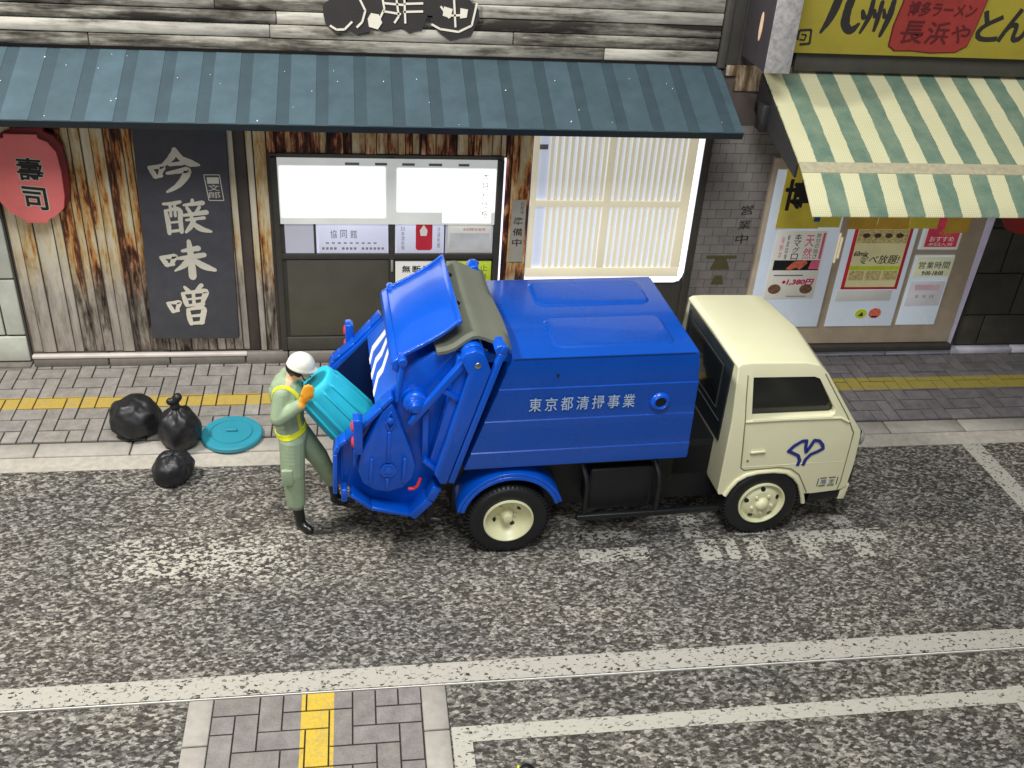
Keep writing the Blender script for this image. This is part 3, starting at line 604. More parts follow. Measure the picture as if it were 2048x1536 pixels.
b = MB(); b.prism([(3.80, 1.10), (4.02, 1.10), (3.97, 1.22), (3.85, 1.22)], 9.674, 9.681); b.box(3.74, 4.08, 9.674, 9.681, 1.23, 1.26); b.prism([(3.84, .92), (3.98, .92), (3.95, 1.02), (3.87, 1.02)], 9.674, 9.681)
on(tw, b, "faded_print", plain("faded_olive_print", srgb(84, 78, 44), .8))

# ================================================================== NOODLE SHOP
ns = empty("noodle_shop", (5.6, 9.70, 0), label="shop front with tan sliding doors under the green and cream striped awning", cat="building")
on(ns, MB().box(4.375, 9.6, 9.70, 9.95, 0, 5.2), "wall", M_brownw)
on(ns, MB().box(4.28, 6.88, 9.630, 9.699, .165, 2.38), "door_frame", M_tan, bevel=.012, seg=3)
on(ns, MB().prism([(6.885, .04), (6.93, .10), (7.00, 2.4), (6.885, 2.4)], 9.640, 9.699), "light_gap", plain("mauve_light_gap", srgb(170, 166, 184), .5, emit=.25))
for a, b_, c, d in ((4.33, 5.175, .40, 2.26), (5.27, 6.085, .40, 2.26), (6.145, 6.62, .41, 1.29), (6.145, 6.62, 1.36, 2.26)):
    on(ns, MB().box(a, b_, 9.617, 9.629, c, d), "window_pane", M_pane3, bevel=.002)
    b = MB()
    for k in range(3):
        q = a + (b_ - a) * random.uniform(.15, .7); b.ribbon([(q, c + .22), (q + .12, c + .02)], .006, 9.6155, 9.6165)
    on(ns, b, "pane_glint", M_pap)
on(ns, MB().box(5.185, 5.20, 9.610, 9.6295, 1.2, 1.55), "door_pull", M_lat); on(ns, MB().box(5.215, 5.235, 9.615, 9.6295, 1.25, 1.5), "door_pull", M_lat, bevel=.004)
on(ns, MB().box(4.30, 6.90, 9.56, 9.699, .09, .16), "door_sill", M_dark, bevel=.006)
x = 4.36
for wd in (.85, .9, .82, .8, .9, .9):
    on(ns, MB().box(x + .006, x + wd - .006, 9.60, 9.698, 0.0, .085), "plinth_stone", plain("pale_sill_stone", srgb(198, 195, 206), .4, .2, 5, kind='pos'), bevel=.008, seg=1); x += wd
for r, (z0, z1) in enumerate(((.10, .5), (.5, 1.04), (1.04, 1.6), (1.6, 2.15), (2.15, 2.7))):
    xs = [6.99, 7.28 + .3 * (r % 2), 7.95 + .2 * (r % 2), 8.7, 9.5]
    for p, q in zip(xs[:-1], xs[1:]): on(ns, MB().box(p + .008, q - .008, 9.665, 9.699, z0 + .008, z1 - .008), "wall_stone", M_dstone, bevel=.01, seg=2)
# awning
def stripes():
    m, t, p = nt("striped_awning_fabric"); gp = N(t, "ShaderNodeSeparateXYZ"); t.links.new(N(t, "ShaderNodeNewGeometry").outputs["Position"], gp.inputs[0])
    v = coord(t); wv = noise(t, v, 5, 3, .6); wv2 = noise(t, v, 45, 2)
    xx = math_(t, 'ADD', gp.outputs[0], math_(t, 'ADD', math_(t, 'MULTIPLY_ADD', wv, .03, -.015), math_(t, 'MULTIPLY_ADD', wv2, .012, -.006)))
    fr = math_(t, 'FRACT', math_(t, 'DIVIDE', math_(t, 'SUBTRACT', xx, 3.99), .363))
    mk = ramp(t, fr, [(.48, g3(0)), (.50, g3(1)), (.985, g3(1)), (1, g3(0))])
    gr = mixc(t, ramp(t, noise(t, v, 4, 4, .7), [(.35, g3(0)), (.65, g3(1))]), srgb(98, 124, 106), srgb(126, 144, 120))
    cr = mixc(t, noise(t, v, 3, 3), srgb(204, 200, 156), srgb(218, 213, 174))
    c = mixc(t, mk, cr, gr)
    wa = N(t, "ShaderNodeTexWave", wave_type='BANDS', bands_direction='Y'); wa.inputs["Scale"].default_value = 16; t.links.new(coord(t), wa.inputs["Vector"])
    wb = N(t, "ShaderNodeTexWave", wave_type='BANDS', bands_direction='X'); wb.inputs["Scale"].default_value = 16; t.links.new(coord(t), wb.inputs["Vector"])
    wf = math_(t, 'ADD', wa.outputs["Fac"], wb.outputs["Fac"]); c = mixc(t, .5, c, ramp(t, math_(t, 'MULTIPLY', wf, .5), [(0, g3(.84)), (1, g3(1.12))]), 'MULTIPLY')
    t.links.new(c, p.inputs["Base Color"]); p.inputs["Roughness"].default_value = .85; bump(t, p, wf, .3, .004); return m
M_awn = stripes()
def strip_yz(x0, x1, pts, th):                            # sheet following a y,z path
    b = MB(); n = len(pts); vs = []
    for x in (x0, x1):
        for (y, z_) in pts: vs.append((x, y, z_))
        for (y, z_) in pts: vs.append((x, y + .0, z_ - th))
    fs = []
    for i in range(n - 1):
        fs.append((i, i + 1, 2 * n + i + 1, 2 * n + i)); fs.append((n + i, 3 * n + i, 3 * n + i + 1, n + i + 1))
        fs.append((i, n + i, n + i + 1, i + 1)); fs.append((2 * n + i, 2 * n + i + 1, 3 * n + i + 1, 3 * n + i))
    fs.append((0, 2 * n, 3 * n, n)); fs.append((n - 1, 2 * n - 1, 4 * n - 1, 3 * n - 1)); b.add(vs, fs); return b
on(ns, strip_yz(3.99, 9.5, [(9.69, 3.25), (9.20, 3.055), (8.70, 2.845), (8.43, 2.730), (8.36, 2.692), (8.15, 2.555), (7.965, 2.43)], .018), "awning", M_awn, smooth=True, ang=60)
on(ns, strip_yz(3.985, 9.5, [(8.455, 2.748), (8.38, 2.710), (8.345, 2.690)], .010), "awning_hem", plain("hem_tape", srgb(176, 168, 138), .8, .15, 20, kind='pos'))
on(ns, MB().add([(3.965, 9.68, 3.24), (3.965, 8.45, 2.72), (3.965, 8.45, 2.60), (3.965, 9.68, 2.86), (3.987, 9.68, 3.24), (3.987, 8.45, 2.72), (3.987, 8.45, 2.60), (3.987, 9.68, 2.86)], [(0, 1, 2, 3), (7, 6, 5, 4), (0, 4, 5, 1), (1, 5, 6, 2), (2, 6, 7, 3), (3, 7, 4, 0)]), "awning_bracket", M_black)
on(ns, MB().box(3.90, 3.985, 9.28, 9.45, 2.75, 3.02), "bracket_foot", M_black, bevel=.02)
on(ns, MB().box(4.27, 9.5, 9.62, 9.698, 3.27, 3.455), "fascia", M_dark, bevel=.006)
# yellow noren strip and its dark character
b = MB(); b.box(4.42, 4.90, 9.590, 9.600, 1.615, 2.32)
nb = on(ns, b, "door_curtain", M_yel)
for a, b_, c, mt in ((4.905, 5.14, 1.63, M_yel), (5.24, 5.565, 1.61, M_gold), (5.58, 5.94, 1.61, M_gold), (5.95, 6.28, 1.62, M_yel), (6.38, 6.66, 1.57, M_gold)): on(ns, MB().box(a, b_, 9.592, 9.600, c, 2.3), "door_curtain", mt)
on(ns, MB().box(4.83, 4.895, 9.578, 9.588, 1.70, 2.0), "curtain_patch", M_bluet)
b = MB(); put(b, "博", 4.44, 1.82, 4.73, 2.17, 9.5875, .03); on(ns, b, "curtain_lettering", M_ink)
# posters
e = notice("menu_poster", 4.455, 5.04, .765, 1.585, 9.615, M_pap, "menu poster with sushi picture and magenta price on the left sliding door", "poster")
Y = 9.6075
b = MB(); column(b, "天然", 4.80, 1.24, 4.90, 1.54, Y, .01, .1); b.box(4.99, 5.02, Y - .001, Y, 1.25, 1.56); column(b, "海鮮丼", 4.52, 1.25, 4.56, 1.52, Y, 0); on(e, b, "lettering", M_pink)
b = MB(); column(b, "本マグロ", 4.67, 1.24, 4.75, 1.55, Y, .006, .1); column(b, "絶対の旨さ", 4.92, 1.25, 4.97, 1.56, Y, 0); column(b, "鮮度自慢", 4.59, 1.24, 4.62, 1.54, Y, 0); on(e, b, "lettering", M_ink)
on(e, MB().box(4.49, 5.02, Y - .001, Y, 1.115, 1.235), "photo_strip", M_black)
on(e, MB().prism([(4.64, 1.13), (4.72, 1.22), (4.86, 1.235), (4.88, 1.20), (4.80, 1.12), (4.76, 1.15), (4.70, 1.12)], Y - .0025, Y - .0015), "sushi_picture", M_fish); on(e, MB().prism([(4.90, 1.13), (5.02, 1.13), (5.02, 1.23), (4.92, 1.23)], Y - .0025, Y - .0015), "sushi_picture", M_pink)
b = MB()
put(b, "1,380円", 4.69, .93, 5.0, 1.01, Y, .05, .2)
b.prism([(4.655 + .022 * math.cos(k), .97 + .022 * math.sin(k)) for k in (0, 1, 2, 3, 4, 5)], Y - .001, Y); on(e, b, "price_lettering", plain("magenta_print", srgb(196, 30, 96), .6, emit=.1))
for cx in (4.56, 4.93): on(e, MB().prism([(cx + .075 * math.cos(k * .5), .885 + .06 * math.sin(k * .5)) for k in range(13)], Y - .001, Y), "dish_picture", plain("dish_brown", srgb(132, 96, 72), .5, .5, 40, kind='pos'))
b = MB(); b.box(4.52, 4.86, Y - .001, Y, 1.045, 1.06); b.box(4.72, 4.95, Y - .001, Y, .79, .80); on(e, b, "small_print", M_grey, kind="stuff")
e = notice("buffet_poster", 5.345, 6.025, .875, 1.9, 9.615, M_red, "red bordered yellow and cream buffet poster on the middle sliding door", "poster")
on(e, MB().box(5.385, 5.985, Y - .001, Y, .905, 1.9), "poster_ground", plain("cream_poster", srgb(226, 218, 168), .6, .06, kind='pos', emit=.15))
b = MB(); put(b, "60min", 5.40, 1.285, 5.56, 1.345, Y - .002, .02, .2); put(b, "食べ放題!", 5.48, 1.19, 5.95, 1.30, Y - .002, .012, .15); on(e, b, "lettering", M_ink)
on(e, MB().box(5.385, 5.985, Y - .0025, Y - .0015, 1.115, 1.165), "yellow_band", M_lime)
for k in range(3): on(e, MB().box(5.40 + k * .2, 5.575 + k * .2, Y - .0025, Y - .0015, .99, 1.105), "dish_picture", M_food)
on(e, MB().box(5.39, 5.98, Y - .0025, Y - .0015, 1.44, 1.6), "dish_picture", M_food); on(e, MB().box(5.39, 5.98, Y - .0025, Y - .0015, 1.605, 1.66), "yellow_band", M_yel)
for k in range(4): on(e, MB().prism([(5.49 + k * .13 + .045 * math.cos(a), 1.53 + .03 * math.sin(a)) for a in (0, .8, 1.6, 2.4, 3.2, 4, 4.8, 5.6)], Y - .004, Y - .003), "dish_picture", plain("dish_dark", srgb(110, 80, 60), .5, .6, 40, kind='pos'))
e = notice("faint_notice", 5.31, 5.98, .73, .862, 9.615, plain("faint_paper", srgb(206, 206, 200), .6, .05, emit=.2), "faint pale strip of paper under the red bordered buffet poster")
e = notice("shop_sticker", 5.60, 5.745, .50, .625, 9.615, M_pap, "round lime green food sticker on the middle door", "sticker"); ob = e.children[0]
e.children[0].data = MB().prism([(5.672 + .07 * math.cos(k * .42), .562 + .06 * math.sin(k * .42)) for k in range(15)], 9.610, 9.615).mesh("paper", M_lime)
on(e, MB().prism([(5.64, .535), (5.70, .53), (5.70, .56), (5.68, .59), (5.66, .56)], 9.608, 9.6095), "leaf_picture", plain("olive_dark", srgb(70, 90, 20), .6))
e = notice("shop_sticker", 5.76, 5.92, .50, .64, 9.615, M_pap, "round salmon pink food sticker on the middle door", "sticker")
e.children[0].data = MB().prism([(5.842 + .075 * math.cos(k * .42), .568 + .065 * math.sin(k * .42)) for k in range(15)], 9.610, 9.615).mesh("paper", M_fish)
on(e, MB().prism([(5.80, .515), (5.88, .515), (5.87, .535), (5.81, .535)], 9.608, 9.6095), "dark_picture", M_ink)
e = notice("red_poster", 6.165, 6.615, 1.37, 2.0, 9.615, M_pap, "small red and pink poster on the upper right pane", "poster")
on(e, MB().box(6.20, 6.585, Y - .001, Y, 1.395, 1.98), "poster_ground", plain("hot_pink", srgb(220, 70, 96), .6, .2, 12, kind='pos', emit=.12)); on(e, MB().prism([(6.33, 1.55), (6.50, 1.52), (6.46, 1.60), (6.42, 1.66), (6.36, 1.6)], Y - .0025, Y - .0015), "sushi_picture", M_fish)
b = MB(); line(b, "おすすめ", 6.24, 1.46, 6.54, 1.52, Y - .002, .01); line(b, "本日入荷", 6.24, 1.41, 6.54, 1.445, Y - .002, .0); on(e, b, "lettering", M_pap)
e = notice("hours_notice", 6.17, 6.62, 1.03, 1.27, 9.615, plain("pale_cream_paper", srgb(222, 224, 190), .6, .04, emit=.2), "pale cream opening hours notice on the right pane")
b = MB(); line(b, "営業時間", 6.20, 1.13, 6.59, 1.215, Y, .004, .15); put(b, "9:00-18:00", 6.27, 1.05, 6.53, 1.10, Y, .02); on(e, b, "lettering", M_ink)
e = notice("faint_notice", 6.17, 6.60, .66, .97, 9.615, plain("faint_paper_two", srgb(206, 204, 208), .6, .06, 6, emit=.22), "faint pale notice with pink print under the opening hours")
b = MB(); line(b, "定休日", 6.25, .76, 6.52, .80, Y, 0, .5); on(e, b, "lettering", M_grey); on(e, MB().box(6.24, 6.54, Y - .001, Y, .86, .93), "pink_print", plain("faint_pink", srgb(222, 190, 200), .6, emit=.15))
# lantern under the awning at the right edge
ln2 = empty("paper_lantern", (7.05, 9.5, 1.62), label="red lantern showing only its bottom under the striped awning at the right edge", cat="lantern")
on(ln2, MB().lathe((7.12, 9.38, 1.68), (0, 0, 1), [(0, .10), (.03, .17), (.15, .23), (.4, .25), (.6, .2), (.66, .1)], 28), "lantern_body", plain("deep_red_lantern", srgb(150, 34, 30), .6), smooth=True)
on(ln2, MB().tube([(7.12, 9.38, 2.34), (7.12, 9.38, 2.95)], .008), "cord", M_black)

# yellow name board above the awning
ys = empty("name_board", (6.5, 9.55, 3.46), label="yellow name board with brush characters and a red plate above the striped awning", cat="sign")
on(ys, MB().box(4.10, 9.5, 9.555, 9.61, 3.46, 4.7), "board", M_ysign, bevel=.004)
Y = 9.553
b = MB(); brush(b, [[(.34, 1.1, .15), (.34, .7, .17), (.22, .3, .15), (.05, .0, .06)], [(.0, .78, .08), (.36, .84, .13), (.70, .92, .15), (.64, .5, .17), (.66, .18, .18), (.84, .06, .15), (1.02, .20, .06)]], 4.42, 3.66, 4.80, 4.10, Y, .0); brush(b, [[(.30, 1.0, .10), (.28, .5, .12), (.12, .0, .07)], [(.58, .95, .10), (.56, .5, .11), (.52, .08, .08)], [(.92, 1.0, .12), (.88, .5, .14), (.74, -.08, .08)], [(.05, .66, .08), (.12, .48, .13)], [(.40, .70, .07), (.45, .52, .11)], [(.68, .72, .07), (.74, .52, .11)]], 4.80, 3.67, 5.14, 3.97, Y, .0); put(b, "と", 6.05, 3.62, 6.30, 3.92, Y, .03, .1); put(b, "ん", 6.30, 3.62, 6.60, 3.95, Y, .03, .1); put(b, "こ", 6.62, 3.66, 6.88, 3.90, Y, .03, .1); put(b, "つ", 6.90, 3.66, 7.2, 3.92, Y, .03, .1)
b.ribbon([(4.22, 3.58), (4.22, 3.67), (4.34, 3.68), (4.35, 3.55), (4.25, 3.54)], .022, Y - .002, Y + .001); b.ribbon([(4.24, 3.585), (4.29, 3.58), (4.30, 3.63), (4.25, 3.635)], .015, Y - .002, Y + .001); on(ys, b, "lettering", M_ink)
rp = [(5.17, 3.56), (5.24, 3.515), (5.42, 3.52), (5.62, 3.505), (5.88, 3.52), (5.98, 3.58), (6.02, 3.75), (6.06, 4.0), (6.05, 4.2), (5.22, 4.2), (5.21, 3.95), (5.17, 3.75)]
on(ys, MB().prism([(5.61 + (x - 5.61) * 1.025, 3.85 + (z_ - 3.85) * 1.03) for x, z_ in rp], 9.546, 9.5545), "red_plate_edge", M_rdark); on(ys, MB().prism(rp, 9.540, 9.5455), "red_plate", M_rsign)
b = MB(); put(b, "長", 5.25, 3.58, 5.50, 3.80, 9.5385, .02, .1); put(b, "浜", 5.52, 3.58, 5.76, 3.80, 9.5385, .02, .1); put(b, "や", 5.78, 3.60, 5.98, 3.78, 9.5385, .02, .1); put(b, "博多ラーメン", 5.27, 3.84, 5.98, 3.98, 9.5385, .03, .1); on(ys, b, "plate_lettering", M_rdark)
# projecting sign box
pj = empty("projecting_sign", (3.83, 9.6, 3.41), label="grey and black box sign jutting out between the blue canopy and the yellow name board", cat="sign")
on(pj, MB().box(3.715, 3.955, 9.0, 9.64, 3.405, 4.8), "sign_box", M_sdark, bevel=.004)
on(pj, MB().box(3.713, 3.958, 8.985, 8.9995, 3.400, 4.8), "front_face", M_gran, bevel=.003)
b = MB(); vs = [(3.7135, 9.26 + .035 * math.cos(k * .45), 3.755 + .13 * math.sin(k * .45)) for k in range(14)]; vs2 = [(3.710, y, z_) for _, y, z_ in vs]; n = 14
b.add(vs + vs2, [tuple(range(n - 1, -1, -1)), tuple(range(n, 2 * n))] + [(i, (i + 1) % n, (i + 1) % n + n, i + n) for i in range(n)]); on(pj, b, "peach_print", M_peach)

# ================================================================== TRUCK
TR = empty("garbage_truck", (1.16, 6.43, 0), R(2.4), label="blue bin lorry with cream cab and its loading hopper open, parked beside the pavement", cat="truck")
mir = lambda v: 1.47 - v
def T(mb, name, mat, **k): return mb.build(name, mat, TR, **k)
# body box: lapped side boards, slanted rear
prof = [(.018, .885), (.018, 1.030), (.027, 1.036), (.027, 1.315), (.036, 1.321), (.036, 1.600), (.046, 1.606), (.05, 1.83), (.058, 1.862), (.085, 1.875)]
prof = prof + [(mir(v), z_) for v, z_ in prof[::-1]]
b = MB(); n = len(prof)
# slanted rear: u grows with height
vs = [(-.37 + (z_ - .885) * .345, v, z_) for v, z_ in prof] + [(1.495 - max(0, z_ - 1.78) * .35 - (z_ - .885) * .012, v, z_) for v, z_ in prof]
b.add(vs, [tuple(range(n - 1, -1, -1)), tuple(range(n, 2 * n))] + [(i, (i + 1) % n, (i + 1) % n + n, i + n) for i in range(n)][:])
body = T(b, "cargo_body", M_blue2, smooth=True, ang=12)
bm = bmesh.new(); bm.from_mesh(body.data); bmesh.ops.recalc_face_normals(bm, faces=bm.faces)
es = [e for e in bm.edges if all(abs(v.co.x - 1.48) < .06 for v in e.verts) and e.calc_face_angle(0) > 1]
bmesh.ops.bevel(bm, geom=es, offset=.02, segments=3, affect='EDGES', clamp_overlap=True); bm.to_mesh(body.data); bm.free(); body.data.polygons.foreach_set("use_smooth", [True] * len(body.data.polygons)); body.data.set_sharp_from_angle(angle=R(30))
def rrect(x0, x1, y0, y1, r, n=5):
    p = []
    for cx, cy, a0 in ((x1 - r, y1 - r, 0), (x0 + r, y1 - r, 90), (x0 + r, y0 + r, 180), (x1 - r, y0 + r, 270)):
        for k in range(n + 1): a = R(a0 + 90 * k / n); p.append((cx + r * math.cos(a), cy + r * math.sin(a)))
    return p
for (y0, y1) in ((.17, .66), (.87, 1.33)):
    lo = rrect(.31, 1.31, y0, y1, .085); hi = rrect(.335, 1.285, y0 + .025, y1 - .025, .07); n = len(lo)
    b = MB(); b.add([(x, y, 1.872) for x, y in lo] + [(x, y, 1.890) for x, y in hi], [tuple(range(n, 2 * n))] + [(i, (i + 1) % n, (i + 1) % n + n, i + n) for i in range(n)])
    T(b, "roof_panel", M_blue2, bevel=.008, seg=3)
T(MB().lathe((1.185, .030, 1.435), (0, -1, 0), [(-.01, .085), (.006, .083), (.022, .066), (.026, .055), (.018, .044), (-.012, .042)], 36), "port_ring", M_blue, smooth=True, ang=50)
T(MB().cone((1.185, .031, 1.435), (1.185, .024, 1.435), .044, .044, 24), "port_hole", M_chas); T(MB().cone((.33, .042, 1.715), (.33, .034, 1.715), .012, .010, 10), "side_pin", M_chas)
b = MB(); line(b, "東京都清掃事業", .105, 1.40, .985, 1.525, .0245, .012, .22); T(b, "lettering", M_letw)
T(MB().tube([(-.02, .052, 1.868), (.7, .052, 1.868), (1.42, .052, 1.868)], .007, 8), "roof_edge", M_blue2, smooth=True)
T(MB().box(-.34, 1.47, .12, 1.35, .80, .884), "subframe", M_chas)
# hopper side plates (near and far)
PL = [(-1.369, 1.109), (-1.38, .715), (-1.263, .696), (-1.104, .547), (-.783, .446), (-.638, .604), (-.578, .732), (-.45, .80), (-.20, 1.88), (-.30, 1.93), (-.62, 1.885), (-.72, 1.809), (-.86, 1.655), (-.932, 1.574), (-1.012, 1.482), (-1.154, 1.322), (-1.278, 1.205)]
EDGE = [(-.578, .732), (-.638, .604), (-.783, .446), (-1.104, .547), (-1.263, .696), (-1.38, .715), (-1.369, 1.09), (-1.34, 1.165), (-1.278, 1.215), (-1.154, 1.330), (-1.012, 1.490), (-.932, 1.582)]
for side in (0, 1):
    f = (lambda v: v) if side == 0 else mir
    def pr(p, a, b_, mb=None): return (mb or MB()).prism(p, min(f(a), f(b_)), max(f(a), f(b_)))
    T(pr(PL, .150, .185), "hopper_side", M_blue, bevel=.006)
    mb = MB()
    mb.ribbon(EDGE[:3], .075, min(f(.0), f(.155)), max(f(.0), f(.155))); T(mb, "hopper_flange", M_blue, bevel=.010, seg=2)
    mb = MB(); mb.ribbon([(-.80, .462), (-1.104, .556), (-1.26, .700)], .035, min(f(.01), f(.155)), max(f(.01), f(.155))); T(mb, "hopper_flange", M_blue, bevel=.008, seg=2)
    mb = MB(); mb.ribbon(EDGE[5:], .034, min(f(.02), f(.155)), max(f(.02), f(.155))); T(mb, "hopper_rail", M_blue, bevel=.008)
    T(MB().tube([(-1.325, f(.145), .76), (-1.32, f(.145), 1.08), (-1.27, f(.145), 1.16), (-1.20, f(.145), 1.23)], .010, 8), "hopper_rail", M_blue, smooth=True)
    # swing arm with round head
    T(pr([(-.436, 1.93), (-.40, 1.98), (-.33, 2.0), (-.262, 1.965), (-.235, 1.90), (-.207, 1.82), (-.511, .798), (-.564, .802), (-.61, .898), (-.435, 1.548), (-.372, 1.79)], -.04, .035), "swing_arm", M_blue, bevel=.007)
    T(pr([(-.45, 1.90), (-.25, 1.90), (-.50, .86), (-.64, .90), (-.63, 1.02), (-.50, 1.56)], .036, .150), "arm_backing", M_blue, bevel=.004)
    T(MB().cone((-.335, f(.03), 1.925), (-.335, f(.22), 1.925), .088, .088, 28), "pivot_sleeve", M_blue, bevel=.006)
    T(MB().cone((-.308, f(-.045), 1.872), (-.308, f(.0), 1.872), .026, .026, 18), "pivot_pin", M_steel, bevel=.005)
    mb = MB().ribbon([(-.10, 2.02), (-.128, 1.96), (-.475, .797)], .052, min(f(-.035), f(.02)), max(f(-.035), f(.02))); T(mb, "frame_strip", M_blue, bevel=.008)
    T(pr([(-.19, 2.00), (-.155, 2.03), (-.105, 2.03), (-.085, 1.95), (-.11, 1.90), (-.16, 1.92)], -.03, .12), "frame_head", M_blue, bevel=.008)
    mb = MB().ribbon([(-.40, 1.872), (-.80, 1.345)], .052, min(f(.0), f(.06)), max(f(.0), f(.06))); T(mb, "brace", M_blue, bevel=.006)
    mb = MB().ribbon([(-.56, 1.64), (-.437, 1.547)], .035, min(f(.005), f(.08)), max(f(.005), f(.08))); T(mb, "brace", M_blue, bevel=.005)
    mb = MB().ribbon([(-.69, 1.0), (-.590, .894)], .035, min(f(.005), f(.084)), max(f(.005), f(.084))); T(mb, "brace", M_blue, bevel=.005)
    T(pr([(-.70, .98), (-.652, .98), (-.652, 1.44), (-.70, 1.38)], .06, .150), "side_rib", M_blue, bevel=.006)
    sgn = -1 if side == 0 else 1
    T(MB().lathe((-.757, f(.085), 1.498), (0, sgn, 0), [(-.066, .098), (.03, .096), (.045, .082), (.052, .060), (.075, .056), (.082, .042), (.10, .034), (.105, .0)], 32, False), "pivot_boss", M_blue, smooth=True, ang=30)
    tear = [(-.94, 1.525), (-1.009, 1.46), (-1.10, 1.25), (-1.185, 1.055), (-1.203, .92), (-1.165, .80), (-1.075, .726), (-.968, .700), (-.85, .732), (-.775, .822), (-.752, .943), (-.786, 1.077), (-.892, 1.395), (-.915, 1.47)]
    T(pr(tear, .030, .150), "gear_cover", M_blue, bevel=.010, seg=2)
    mb = MB()
    for p in ([(-.955, 1.285), (-.967, 1.0)], [(-.973, .845), (-.98, .755)], [(-1.094, 1.042), (-1.108, .81)], [(-.837, 1.03), (-.849, .80)]): mb.ribbon(p, .026, min(f(.006), f(.036)), max(f(.006), f(.036)))
    mb.ribbon([(-.945, 1.465), (-.985, 1.375), (-.955, 1.29), (-.905, 1.38), (-.945, 1.465)], .013, min(f(.010), f(.036)), max(f(.010), f(.036)))
    T(mb, "cover_rib", M_blue, bevel=.004)
    T(MB().lathe((-.967, f(.022), .921), (0, sgn, 0), [(0, .062), (.012, .060), (.012, .048), (.006, .046), (.006, .034), (.016, .030), (.018, 0)], 28, False), "cover_hub", M_blue, smooth=True, ang=30)
    T(MB().lathe((-.947, f(.022), 1.385), (0, sgn, 0), [(0, .032), (.012, .030), (.020, .018), (.022, 0)], 20, False), "cover_hub", M_blue, smooth=True, ang=30)
    # tail lamp
    lmp = T(pr([(-1.232, 1.145), (-1.162, 1.14), (-1.160, 1.44), (-1.185, 1.46), (-1.232, 1.455)], -.07, .045), "tail_lamp", M_blue, bevel=.010)
    for zc_ in (1.375, 1.235): 
        o = MB().lathe((-1.230, f(-.020), zc_), (-1, 0, 0), [(0, .046), (.010, .044), (.017, .030), (.020, 0)], 24, False).build("lamp_lens", M_lens, lmp, smooth=True, ang=40)
    T(pr([(-1.235, 1.14), (-1.19, 1.14), (-1.235, .985)], -.02, .150), "lamp_bracket", M_blue, bevel=.004)
    T(pr([(-1.335, .64), (-1.285, .64), (-1.285, .76), (-1.335, .76)], .01, .12), "hopper_lug", M_blue, bevel=.01)
    # lifting rod of the top plate
    T(MB().tube([(-.847, f(.12), 1.85), (-.852, f(.115), 1.80), (-.896, f(.10), 1.51)], .022, 12), "lift_rod", M_blue, smooth=True)
    T(MB().cone((-.85, f(.08), 1.845), (-.85, f(.2), 1.845), .034, .034, 16), "rod_joint", M_blue, bevel=.005)
T(MB().tube([(-.715, .02, .82), (-.735, .02, .755), (-.765, .02, .725), (-.81, .02, .728)], .013, 8), "red_hook", M_lens, smooth=True)
T(MB().prism([(-1.375, .70), (-1.33, .70), (-1.33, .80), (-1.375, .80)], .186, 1.284), "loading_sill", M_blue, bevel=.006)
T(MB().prism([(-1.33, .70), (-1.1, .56), (-.80, .47), (-.62, .62), (-.60, 1.2), (-.60, 1.7), (-.64, 1.7), (-.64, 1.2), (-.66, .66), (-.80, .53), (-1.08, .62), (-1.30, .75)], .186, 1.284), "hopper_floor", M_inner_shade, smooth=True)
T(MB().prism([(-.885, 1.615), (-.862, 1.59), (-1.03, 1.39), (-1.053, 1.415)], .186, 1.284), "press_panel", M_stripebase, bevel=.004)
T(MB().prism([(-.72, 1.80), (-.35, 1.86), (-.35, 1.82), (-.72, 1.76), (-.86, 1.60), (-.89, 1.62)], .186, 1.284), "hopper_top", M_blue, bevel=.004)
T(MB().prism([(-1.03, 1.39), (-.95, 1.30), (-.90, 1.30), (-.86, 1.59)], .2, 1.27), "press_box", M_inner_shade)
T(MB().prism([(-1.34, 1.09), (-1.35, .76), (-1.10, .58), (-.78, .50), (-.60, .75), (-.45, .82), (-.30, 1.80), (-.70, 1.78), (-.95, 1.52), (-1.15, 1.30), (-1.26, 1.18)], 1.262, 1.283), "hopper_shade_sheet", M_inner_shade)  # added dark sheet on the far wall, its colour stands for shade
# white warning zigzags lie on the slanted panel
def onpanel(s, v, o=.004):
    return (-.885 - .168 * s - .77 * o, v, 1.615 - .200 * s + .64 * o)
for pl in ([(1.0, .86), (.80, 1.0), (0.0, 1.06)], [(1.0, .62), (.72, .78), (.45, .80), (0, .96)], [(1.0, .36), (.72, .54), (.5, .56), (0, .80)]):
    mb = MB()
    for (s0, v0), (s1, v1) in zip(pl[:-1], pl[1:]):
        h = .044; q = [onpanel(s0, v0 - h), onpanel(s1, v1 - h), onpanel(s1, v1 + h), onpanel(s0, v0 + h)]; q2 = [onpanel(s, v, .001) for s, v in ((s0, v0 - h), (s1, v1 - h), (s1, v1 + h), (s0, v0 + h))]
        mb.add(q + q2, [(0, 1, 2, 3), (7, 6, 5, 4), (0, 4, 5, 1), (1, 5, 6, 2), (2, 6, 7, 3), (3, 7, 4, 0)])
    T(mb, "warning_stripe", M_mkw)
